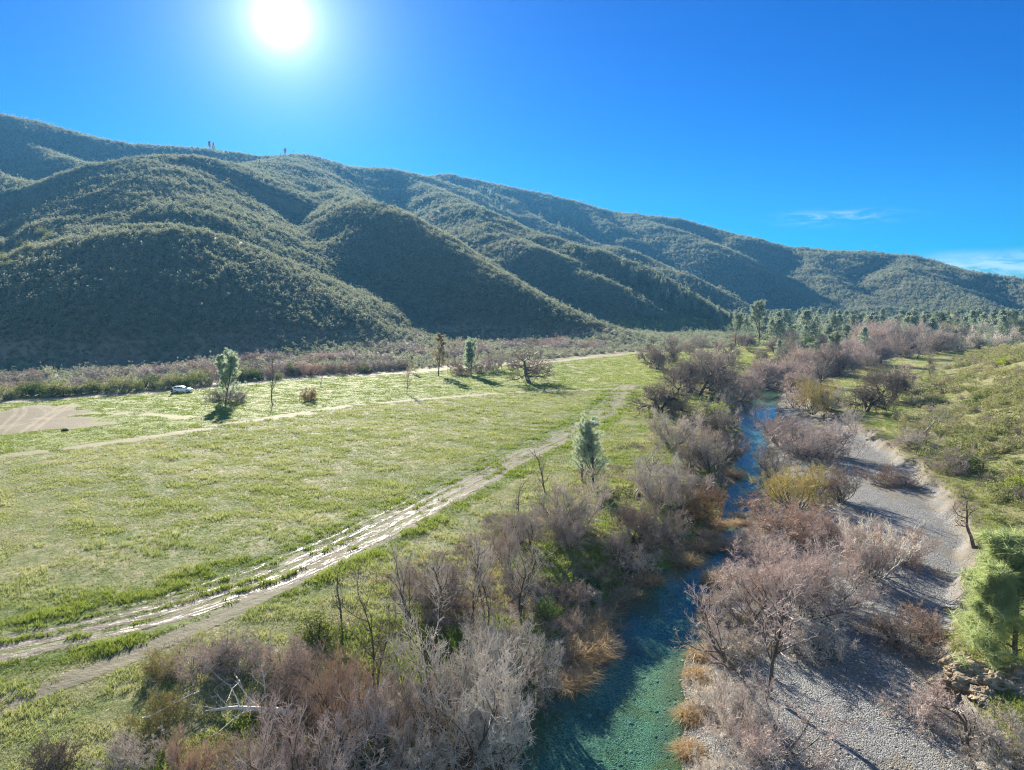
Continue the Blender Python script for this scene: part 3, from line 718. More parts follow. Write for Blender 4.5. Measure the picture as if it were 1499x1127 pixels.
# ------------------------------------------------------------------ uncountable cover: instanced on points
_gn = {}
def scatter(name, protos, X, Y, Z, scl, tone, label, cat, seed=1, idx=None, sz=None):
    """protos: list of meshes; one object of kind stuff"""
    rng = np.random.default_rng(seed); n = len(X)
    me = bpy.data.meshes.new(name+'_points'); me.vertices.add(n); me.vertices.foreach_set('co', np.stack([X, Y, Z], -1).astype(np.float32).ravel())
    set_attr(me, 'scl', scl); set_attr(me, 'sz', np.ones(n) if sz is None else sz); set_attr(me, 'tone', tone); set_attr(me, 'rz', rng.random(n)*2*PI)
    a = me.attributes.new('pick', 'INT', 'POINT'); a.data.foreach_set('value', (rng.integers(0, len(protos), n) if idx is None else idx).astype(np.int32))
    col = bpy.data.collections.new(name+'_kinds')
    for i, pm in enumerate(protos):
        o = bpy.data.objects.new('%s_kind_%02d' % (name, i), pm); col.objects.link(o)
    ng = bpy.data.node_groups.new(name, 'GeometryNodeTree'); ng.interface.new_socket('Geometry', in_out='INPUT', socket_type='NodeSocketGeometry'); ng.interface.new_socket('Geometry', in_out='OUTPUT', socket_type='NodeSocketGeometry')
    N = ng.nodes; Lk = ng.links
    gi = N.new('NodeGroupInput'); go = N.new('NodeGroupOutput'); m2p = N.new('GeometryNodeMeshToPoints'); iop = N.new('GeometryNodeInstanceOnPoints')
    ci = N.new('GeometryNodeCollectionInfo'); ci.inputs[0].default_value = col; ci.inputs[1].default_value = True; ci.inputs[2].default_value = True
    def na(nm, ty='FLOAT'):
        q = N.new('GeometryNodeInputNamedAttribute'); q.data_type = ty; q.inputs[0].default_value = nm; return q.outputs[0]
    cr = N.new('ShaderNodeCombineXYZ'); Lk.new(na('rz'), cr.inputs[2]); cs = N.new('ShaderNodeCombineXYZ'); s1 = na('scl')
    mz = N.new('ShaderNodeMath'); mz.operation = 'MULTIPLY'; Lk.new(s1, mz.inputs[0]); Lk.new(na('sz'), mz.inputs[1])
    Lk.new(s1, cs.inputs[0]); Lk.new(s1, cs.inputs[1]); Lk.new(mz.outputs[0], cs.inputs[2])
    Lk.new(gi.outputs[0], m2p.inputs[0]); Lk.new(m2p.outputs[0], iop.inputs['Points']); Lk.new(ci.outputs[0], iop.inputs['Instance'])
    iop.inputs['Pick Instance'].default_value = True; Lk.new(na('pick', 'INT'), iop.inputs['Instance Index'])
    e2r = N.new('FunctionNodeEulerToRotation'); Lk.new(cr.outputs[0], e2r.inputs[0]); Lk.new(e2r.outputs[0], iop.inputs['Rotation'])
    Lk.new(cs.outputs[0], iop.inputs['Scale']); Lk.new(iop.outputs[0], go.inputs[0])
    o = link(name, me); md = o.modifiers.new('cover', 'NODES'); md.node_group = ng
    tag(o, label, cat, kind='stuff'); return o
def polar_points(rng, r0, r1, a0, a1, spacing):
    """jittered points in a sector, spacing(r) metres apart"""
    xs = []; ys = []; r = r0
    while r < r1:
        s = spacing(r); n = int(max(1, (a1-a0)*r/s)); a = a0+(np.arange(n)+rng.random(n)*0.95)/n*(a1-a0); rr = r+s*(rng.random(n)-0.5)*1.0
        xs.append(rr*np.sin(a)); ys.append(rr*np.cos(a)); r += s*0.93
    return np.concatenate(xs), np.concatenate(ys)
def stone_mat():
    m, t, out = newmat('stone'); p = t.new('ShaderNodeTexCoord').outputs['Object']; n = t.noise(p, 6, 5)
    r = t.new('ShaderNodeObjectInfo').outputs['Random']; c = t.mix(r, (0.19, 0.185, 0.17), (0.50, 0.47, 0.42)); c = t.mix(t.mr(n, .4, .7), c, (0.30, 0.27, 0.22))
    principled(t, out, c, 0.75, t.bump(n, .5, .05)); M['stone'] = m
    m, t, out = newmat('bed_stone'); r = t.new('ShaderNodeObjectInfo').outputs['Random']; principled(t, out, t.mix(r, (0.10, 0.16, 0.11), (0.42, 0.47, 0.36)), 0.8); M['bedstone'] = m

DTR = [smooth_poly(gp(q), 3) for q in ([(-40,680),(0,664),(30,640),(60,615),(100,592)], [(-20,650),(12,620),(30,603),(20,594),(-30,590)], [(-20,668),(45,628),(80,604),(140,588)], [(-30,632),(40,616),(75,606),(62,596),(10,591)])]
def arclen(X, Y, P):
    s = np.concatenate([[0], np.cumsum([math.hypot(P[i+1][0]-P[i][0], P[i+1][1]-P[i][1]) for i in range(len(P)-1)])])
    return polyd(X, Y, P, s)[2]
# ------------------------------------------------------------------ cover
A0, A1 = math.radians(-43), math.radians(43)
def near_line(X, Y, P, w, off=0.0):
    d, s, _ = polyd(X, Y, P); return np.abs(d*s-off) < w
def build_cover():
    rng = np.random.default_rng(5)
    # chaparral on the hills
    cps = []
    for i in range(7):
        g = leafy(100+i, 2.6, 3.0, 46, 10, 0.36, lump=0.5)
        v, f = merge([g[0]] if False else [(g[1][0], g[1][1][0])]); cps.append(mesh_np('chaparral_%d' % i, v, f, [M['chap']]))
    X, Y = polar_points(rng, 225, 2000, A0, A1, lambda r: 2.45 if r < 480 else 2.45*(r/480)**0.62)
    Z, A = terrain(X, Y); d = np.hypot(X, Y)
    gaps = fbm(X, Y, 26, 3, 61)
    rdd, rs, _ = polyd(X, Y, RD); rdd = rdd*-rs      # >0 beyond the road
    belt = (rdd > 7.5) & (Y > 150) & (X < at(1000, 505)[0]+0.25*(Y-260))
    keep = ((A['hill'] > 0.15) | (belt & (gaps < 0.75))) & (A['e'] > 12)
    keep &= ~((A['hill'] < 0.5) & (X > 75) & (Y < 330))
    keep |= (A['hill'] <= 0.15) & (Y > 335) & (X > 40) & (A['e'] > 10) & (gaps > -0.1) & (rng.random(len(X)) < 0.7)
    keep &= (gaps < 1.0) & (rng.random(len(X)) < 0.94) & (Y < 2300)
    X, Y, Z, d, gaps, hl, hh = X[keep], Y[keep], Z[keep], d[keep], gaps[keep], A['hill'][keep], A['h'][keep]
    patch = fbm(X, Y, 60, 3, 62); tone = np.clip(0.15+0.6*patch+0.35*rng.normal(size=len(X)), 0, 1)*np.where(hl > .5, 0.6, 1.0)
    tone = np.where(hl < .5, np.clip(tone + 0.9*sstep(0.0, 0.35, fbm(X, Y/2.2, 16, 3, 63))*sstep(300, 255, Y), 0, 1), tone)
    scl = (0.50+0.60*rng.random(len(X))**1.8)*np.where(d < 480, 1, (d/480)**0.5)*(1+0.25*gaps)
    scl = np.where((hl < .5), scl*0.8, scl)
    big = rng.random(len(X)) < 0.02; scl = np.where(big, scl*1.5, scl)
    scatter('chaparral', cps, X, Y, Z-0.1, scl, tone, 'dense dark green chaparral brush covering the hills and the flat beyond the road', 'brush', 1)
    print('chaparral', len(X))
    # pines growing through the chaparral on the high ridges, too many to count
    # slope on the right
    sps = []
    for i in range(5):
        g = leafy(140+i, 0.9, 1.5, 40, 14, 0.10, lump=0.45); sps.append(mesh_np('slope_%d' % i, g[1][0], g[1][1], [M['slope']]))
    for i in range(2):
        _, c, _ = bare_plant(150+i, 1.0, 9, 0.9, 6, 5, 5, 0.012, tw=0.006, t0=0.1); sps.append(mesh_np('slope_b%d' % i, c[0], c[1], [M['litter']]))
    X, Y = polar_points(rng, 30, 330, math.radians(2), math.radians(44), lambda r: 1.15 if r < 90 else 1.15*(r/90)**0.7)
    Z, A = terrain(X, Y); n = fbm(X, Y, 9, 3, 66); dens = sstep(-3, 6, A['f'])
    keep = (A['left'] < 0.5) & (A['bar'] < 0.3) & (A['e'] > 4) & (A['f'] > -4) & (rng.random(len(X)) < dens*sstep(0.35, -0.25, n)*np.where(Y > 75, 0.95, 0.28)) & (Y < 300)
    X, Y, Z, n = X[keep], Y[keep], Z[keep], n[keep]
    tone = np.clip(0.3+0.5*fbm(X, Y, 18, 3, 67)+0.35*rng.normal(size=len(X)), 0, 1)
    pk = rng.integers(0, 5, len(X)); pk = np.where(rng.random(len(X)) < 0.14, rng.integers(5, 7, len(X)), pk)
    scatter('hillside_brush', sps, X, Y, Z-0.05, (0.55+0.9*rng.random(len(X))**2)*(1+0.004*np.hypot(X, Y)), tone, 'low olive and tan brush covering the slope right of the creek', 'brush', 2, idx=pk)
    print('slope', len(X))
    # field grass
    gps = [mesh_np('grass_%d' % i, *(lambda vf: (vf[0], [vf[1]]))(tussock(160+i, 30, 0.19, 0.011, 0.9, 0.18, 0.9)), [M['grass']]) for i in range(5)]
    gf = [mesh_np('grass_far_%d' % i, *(lambda vf: (vf[0], [vf[1]]))(tussock(170+i, 34, 0.26, 0.028, 0.9, 0.5, 0.8)), [M['grass']]) for i in range(4)]
    X, Y = polar_points(rng, 25, 300, A0, math.radians(30), lambda r: 0.30*(1 if r < 45 else (r/45)**0.95))
    Z, A = terrain(X, Y); d = np.hypot(X, Y)
    _td, _ts, _ = polyd(X, Y, TRK); _al = arclen(X, Y, TRK)
    _q = _td*_ts+0.15*fbm(X, Y, 2.0, 2, 91)
    tr = (np.abs(_q+.7) < .5) | (np.abs(_q-.9) < .5) | (np.abs(_q+2.1) < .28) | (np.abs(_q+3.6) < .16) | ((np.abs(_q+.5) < 2.6) & (fbm(_al/5.0, _q*1.4, 1.0, 3, 73) < 0.0)) | (near_line(X, Y, TRL, 1.05)*(fbm(X, Y, 1.5, 2, 74) < 0.75)) | near_line(X, Y, RD, 2.3) | (near_line(X, Y, MID, 1.5)*(fbm(X, Y, 3, 2, 75) < 0.55)) | (near_line(X, Y, LP2, 1.5)*(fbm(X, Y, 3, 2, 94) < 0.15)) | (near_line(X, Y, XTR, 1.2)*(fbm(X, Y, 3, 2, 95) < 0.0))
    P = at(-12, 618)[:2]; drt = np.hypot((X-P[0])/19.0, (Y-P[1])/23.0) + 0.45*fbm(X, Y, 14, 4, 71) < 0.90
    rdd, rs, _ = polyd(X, Y, RD); before = (rdd*rs > 0)
    keep = (A['left'] > .5) & ~tr & ~drt & (A['e'] > 7 + 4*fbm(X, Y, 7, 3, 76)) & before & (Y < 290)
    keep &= rng.random(len(X)) < 0.93
    X, Y, Z, d = X[keep], Y[keep], Z[keep], d[keep]
    md, ms, _ = polyd(X, Y, MID); md = md*ms; td, ts, _ = polyd(X, Y, TRK); td = td*ts
    straw = np.clip(0.48+0.55*fbm(X+0.7*Y, Y*1.3, 7, 3, 77)+0.35*fbm(X, Y, 34, 3, 78)+0.15*rng.normal(size=len(X)), 0, 1)
    fresh = 1-sstep(-3, 7, md+3*fbm(X, Y, 10, 3, 79)); near = sstep(-9, -2, td+2*fbm(X, Y, 5, 3, 80))*sstep(5, 2.5, td)
    ed = A['e'][keep]; bank = sstep(22, 12, ed + 4*fbm(X, Y, 8, 3, 82))
    straw = straw*(1-0.85*fresh)*(1-0.9*near); straw = np.clip(straw, 0, 1)
    hgt = (0.35+1.1*np.clip(fbm(X+0.7*Y, Y*1.3, 2.6, 3, 81)+0.4, 0, 1.6))*(1-0.55*fresh)*(1+0.2*near)
    for P_, o_ in ((TRU, -0.6), (TRU, 0.9), (TRK, -3.9), (TRK, -2.6)):
        hgt = np.where(near_line(X, Y, P_, 0.3, o_), hgt*0.35, hgt)
    lus = ((fresh > .5) & (d > 75)) | (near > .45)
    lp2 = [mesh_np('verge_%d' % i, *(lambda vf: (vf[0], [vf[1]]))(tussock(220+i, 34, 0.24, 0.014 if i < 3 else 0.03, 0.9, 0.2 if i < 3 else 0.5, 0.8)), [M['lush']]) for i in range(6)]
    tl = np.clip(0.15+0.7*fbm(X, Y, 14, 3, 92)+0.55*sstep(20, 45, X)*sstep(110, 170, Y), 0, 1)
    scatter('verge_grass', lp2, X[lus], Y[lus], Z[lus], (0.85+0.5*rng.random(lus.sum()))*np.where(d[lus] < 75, (d[lus]/45)**.3, (d[lus]/100)**.6), tl[lus], 'bright green fresh grass beside the wheel ruts and along the far strip of the field', 'grass', 14, idx=np.where(d[lus] < 75, rng.integers(0, 3, lus.sum()), rng.integers(3, 6, lus.sum())), sz=hgt[lus]*1.2)
    X, Y, Z, d, straw, hgt = [q[~lus] for q in (X, Y, Z, d, straw, hgt)]
    tall = rng.random(len(X)) < 0.06; hgt = np.where(tall, hgt*2.0, hgt); straw = np.where(tall, 0.8*straw+0.2, straw)
    k = d < 75
    scatter('field_grass', gps, X[k], Y[k], Z[k], (0.8+0.5*rng.random(k.sum()))*(d[k]/45)**0.35, straw[k], 'short tussocky straw green grass covering the near part of the field', 'grass', 3, sz=hgt[k]*1.25)
    k = ~k
    scatter('field_grass', gf, X[k], Y[k], Z[k], (0.75+0.5*rng.random(k.sum()))*(d[k]/100)**0.6, straw[k], 'yellowish green grass covering the far part of the field up to the dirt road', 'grass', 4, sz=hgt[k])
    print('grass', len(X))
    # terrace grass right of the creek
    lps = [mesh_np('lush_%d' % i, *(lambda vf: (vf[0], [vf[1]]))(tussock(180+i, 34, 0.26, 0.016, 1.0, 0.3, 0.9)), [M['lush']]) for i in range(4)]
    X, Y = polar_points(rng, 28, 260, math.radians(0), math.radians(44), lambda r: 0.42*(1 if r < 50 else (r/50)**0.9))
    Z, A = terrain(X, Y); n = fbm(X, Y, 6, 3, 84)
    keep = (A['left'] < .5) & (A['bar'] < 0.35) & (A['e'] > 5) & (A['f'] < 9) & (n < 0.45)
    X, Y, Z = X[keep], Y[keep], Z[keep]
    tone = np.clip(0.45+0.9*fbm(X, Y, 11, 3, 85), 0, 1)
    scatter('bank_grass', lps, X, Y, Z, 0.8+0.5*rng.random(len(X)), tone, 'bright yellow green grass on the terrace along the outer edge of the gravel bar', 'grass', 5)
    # lush patches and litter on the thicket floor of the left bank
    X, Y = polar_points(rng, 26, 240, math.radians(-32), math.radians(28), lambda r: 0.5*(1 if r < 50 else (r/50)**0.9))
    Z, A = terrain(X, Y); n = fbm(X, Y, 9, 3, 86)+0.1
    keep = (A['left'] > .5) & (A['e'] > 0.8) & (A['e'] < 15+4*fbm(X, Y, 8, 3, 76))
    X, Y, Z, n = X[keep], Y[keep], Z[keep], n[keep]; e = A['e'][keep]
    gq = (n > 0.05) | (np.hypot(X-at(825, 815)[0], Y-at(825, 815)[1]) < 5)
    tk = np.clip(0.2+0.8*fbm(X, Y, 4, 2, 87), 0, 1)
    scatter('bank_grass', lps, X[gq], Y[gq], Z[gq], 1.0+0.8*rng.random(gq.sum()), tk[gq], 'rank green grass between the bare thickets on the left bank', 'grass', 6)
    tg = [mesh_np('litter_%d' % i, *bare_plant(190+i, 0.8, 7, 1.1, 6, 5, 4, 0.012, tw=0.006, t0=0.05, trop=0.0, wob=0.25)[1], [M['litter']]) for i in range(4)]
    tg += [mesh_np('dry_%d' % i, *(lambda vf: (vf[0], [vf[1]]))(tussock(200+i, 50, 0.55, 0.012, 1.2, 0.35, 1.2)), [M['reed_i']]) for i in range(3)]
    b = ~gq & (rng.random(len(X)) < 0.65)
    scatter('undergrowth', tg, X[b], Y[b], Z[b]-0.02, 0.7+0.7*rng.random(b.sum()), tk[b], 'tangled dead twigs and dry stems on the floor of the left bank thicket', 'undergrowth', 7)
    print('bank', len(X))
    # twigs, dry stems on the creek side of the gravel bar
    X, Y = polar_points(rng, 26, 260, math.radians(2), math.radians(40), lambda r: 0.75*(1 if r < 60 else (r/60)**0.8))
    Z, A = terrain(X, Y); n = fbm(X, Y, 6, 3, 88)
    wth = np.interp(Y, [25, 55, 75, 110, 250], [2.0, 6.5, 8.5, 11, 16])
    keep = (A['left'] < .5) & (A['e'] > 0.3) & (A['e'] < wth + 2*n) & (n < 0.25)
    X, Y, Z = X[keep], Y[keep], Z[keep]
    scatter('undergrowth', tg, X, Y, Z-0.02, 0.6+0.7*rng.random(len(X)), rng.random(len(X))*0.5, 'dry stems and twigs between the willows on the creek side of the gravel bar', 'undergrowth', 8)
    # loose stones on the bar
    rk = []
    for i in range(4):
        me = bpy.data.meshes.new('stone_%d' % i); bm = bmesh.new(); bmesh.ops.create_icosphere(bm, subdivisions=2, radius=0.5); r2 = np.random.default_rng(210+i)
        for vv in bm.verts: vv.co *= 1+0.25*(r2.random()-0.5); vv.co.z *= 0.55; vv.co.x *= 1.2
        bm.to_mesh(me); bm.free(); me.materials.append(M['stone']); rk.append(me)
    X, Y = polar_points(rng, 28, 150, math.radians(3), math.radians(42), lambda r: 0.34*(1 if r < 50 else (r/50)**0.8))
    Z, A = terrain(X, Y); keep = (A['bar'] > 0.6) & (A['e'] > -1.2) & (rng.random(len(X)) < 0.5+0.35*fbm(X, Y, 8, 2, 89))
    X, Y, Z = X[keep], Y[keep], Z[keep]
    scatter('loose_stones', rk, X, Y, Z, 0.05+0.15*rng.random(len(X))**4, rng.random(len(X)), 'rounded grey pebbles strewn over the gravel bar', 'stones', 9)
    X, Y = polar_points(rng, 28, 110, math.radians(-6), math.radians(30), lambda r: 0.42*(1 if r < 50 else (r/50)**0.8))
    Z, A = terrain(X, Y); keep = (A['e'] < 0) & (rng.random(len(X)) < 0.6); X, Y, Z = X[keep], Y[keep], Z[keep]
    rk2 = [with_mat(q, 'bedstone') for q in rk]
    scatter('bed_stones', rk2, X, Y, Z-0.02, 0.08+0.25*rng.random(len(X))**3, np.zeros(len(X)), 'rounded stones lying on the bed of the creek', 'stones', 10)
# ------------------------------------------------------------------ kinds of plants
def build_protos():
    B = bare_plant
    for k, sd, kw in (('willow_a', 1, {}), ('willow_b', 2, dict(lean=1.0)), ('willow_c', 3, dict(lean=0.7, stems=7)), ('willow_d', 4, dict(lean=0.85, stems=12)), ('willow_e', 5, dict(lean=1.15, stems=10, drop=0.12))):
        a = dict(H=5.0, stems=9, lean=0.85, n1=7, n2=7, n3=5, r0=0.06, tw=0.012, n4=2, trop=0.09, t0=0.12, ratio=0.55); a.update(kw)
        proto(k, B(sd, **a), 'bark_dark', 'tw_grey')
    for k, sd, kw in (('tree_a', 11, {}), ('tree_b', 12, dict(stems=1, lean=0.12)), ('tree_c', 13, dict(stems=3, lean=0.3)), ('tree_d', 14, dict(stems=2, lean=0.5, wob=0.2))):
        a = dict(H=8.0, stems=2, lean=0.22, n1=11, n2=6, n3=4, r0=0.15, tw=0.011, n4=2, trop=0.10, t0=0.28, ratio=0.5, spread=0.75, top=1.1, S0=8); a.update(kw)
        proto(k, B(sd, **a), 'bark_dark', 'tw_dark')
    for k, sd, kw in (('oak_a', 21, {}), ('oak_b', 22, dict(stems=2, lean=0.5)), ('oak_c', 23, dict(stems=3, lean=0.7)), ('oak_d', 24, dict(n1=8, wob=0.26))):
        a = dict(H=8.0, stems=1, lean=0.1, n1=11, n2=8, n3=7, r0=0.30, tw=0.018, n4=3, trop=0.05, t0=0.30, ratio=0.80, spread=1.15, wob=0.2, top=0.72, S0=8); a.update(kw)
        proto(k, B(sd, **a), 'bark_dark', 'tw_brown')
    for k, sd, kw in (('brush_a', 31, {}), ('brush_b', 32, dict(lean=1.2)), ('brush_c', 33, dict(stems=20, lean=0.9))):
        a = dict(H=2.4, stems=16, lean=1.0, n1=6, n2=6, n3=5, r0=0.02, tw=0.008, n4=2, trop=0.03, t0=0.1, ratio=0.55, wob=0.22); a.update(kw)
        proto(k, B(sd, **a), 'bark_dark', 'tw_brown')
    proto('oak_far', B(25, H=8.0, stems=1, lean=0.1, n1=12, n2=8, n3=6, r0=0.34, tw=0.034, n4=1, trop=0.03, t0=0.28, ratio=0.85, spread=1.2, wob=0.2, top=0.72, S0=8), 'bark_dark', 'tw_brown')
    proto('snag', B(41, H=7.0, stems=1, lean=0.1, n1=9, n2=5, n3=4, r0=0.16, tw=0.014, n4=2, trop=0.08, t0=0.45, ratio=0.55, spread=1.0, wob=0.2, top=1.2, S0=8), 'bark_dark', 'tw_dark')
    proto('gnarl', B(42, H=7.0, stems=1, lean=0.5, n1=9, n2=6, n3=4, r0=0.2, tw=0.014, n4=2, trop=0.02, t0=0.3, ratio=0.6, spread=1.0, wob=0.34, top=1.3, S0=8), 'bark_grey', 'tw_grey')
    proto('sapling', B(43, H=6.0, stems=1, lean=0.1, n1=14, n2=4, n3=3, r0=0.07, tw=0.010, trop=0.08, t0=0.2, ratio=0.3, spread=0.8, top=1.15), 'bark_dark', 'tw_brown')
    proto('ghost', B(44, H=5.0, stems=8, lean=0.75, n1=6, n2=6, n3=4, r0=0.08, tw=0.014, n4=2, trop=0.08, t0=0.2, ratio=0.5, wob=0.1), 'bark_pale', 'tw_silver')
    proto('pine_a', pine(51, 11.0, 1, 46, 10, 9, 0.30, 0.012, 0.20), 'bark_dark', 'needle')
    proto('pine_b', pine(52, 11.0, 0, 42, 9, 9, 0.32, 0.014, 0.18, 0.2), 'bark_dark', 'needle')
    proto('pine_c', pine(53, 6.0, 1, 46, 9, 9, 0.42, 0.008, 0.10, 0.02), 'bark_dark', 'needle_g')
    proto('pine_d', pine(54, 12.0, 2, 34, 8, 7, 0.36, 0.020, 0.20, 0.35), 'bark_dark', 'needle_far')
    proto('pine_e', pine(55, 11.0, 2, 40, 8, 8, 0.45, 0.026, 0.17, 0.07), 'bark_dark', 'needle')
    proto('pine_f', pine(56, 11.0, 0, 40, 7, 8, 0.42, 0.03, 0.20, 0.25), 'bark_dark', 'needle')
    proto('pine_g', pine(57, 11.0, 1, 54, 10, 11, 0.30, 0.011, 0.2, 0.15), 'bark_dark', 'needle')
    for i in range(5): proto('con_%s' % 'abcde'[i], conifer(60+i, 12.0, 13, 0.42, 190+20*i), 'bark_dark', 'needle_far')
    for i in range(4): proto('shrub_%s' % 'abcd'[i], leafy(70+i, 2.2, 2.8, 90, 22, 0.15, lump=0.35), 'bark_dark', 'leaf_mid')
    for i in range(2): proto('round_%s' % 'ab'[i], leafy(80+i, 6.0, 7.0, 170, 34, 0.24, lump=0.3), 'bark_dark', 'leaf_mid')
    # sedge clump
    for i in range(3):
        v, f = tussock(90+i, 900, 1.1, 0.012, 1.3, 0.55, 1.5, 3); v2, f2 = tussock(95+i, 160, 0.6, 0.016, 0.5, 0.4, 0.4, 3)
        PROTO['sedge_%s' % 'abc'[i]] = (mesh_np('sedge_base', v2, [f2], [M['litter']]), mesh_np('sedge_blades', v, [f], [M['reed']]), float(v[:, 2].max()))

def T(name, key, u, v, h, label, cat='tree', group=None, **kw):
    return place_px(name, key, u, v, h, label, cat, group, **kw)

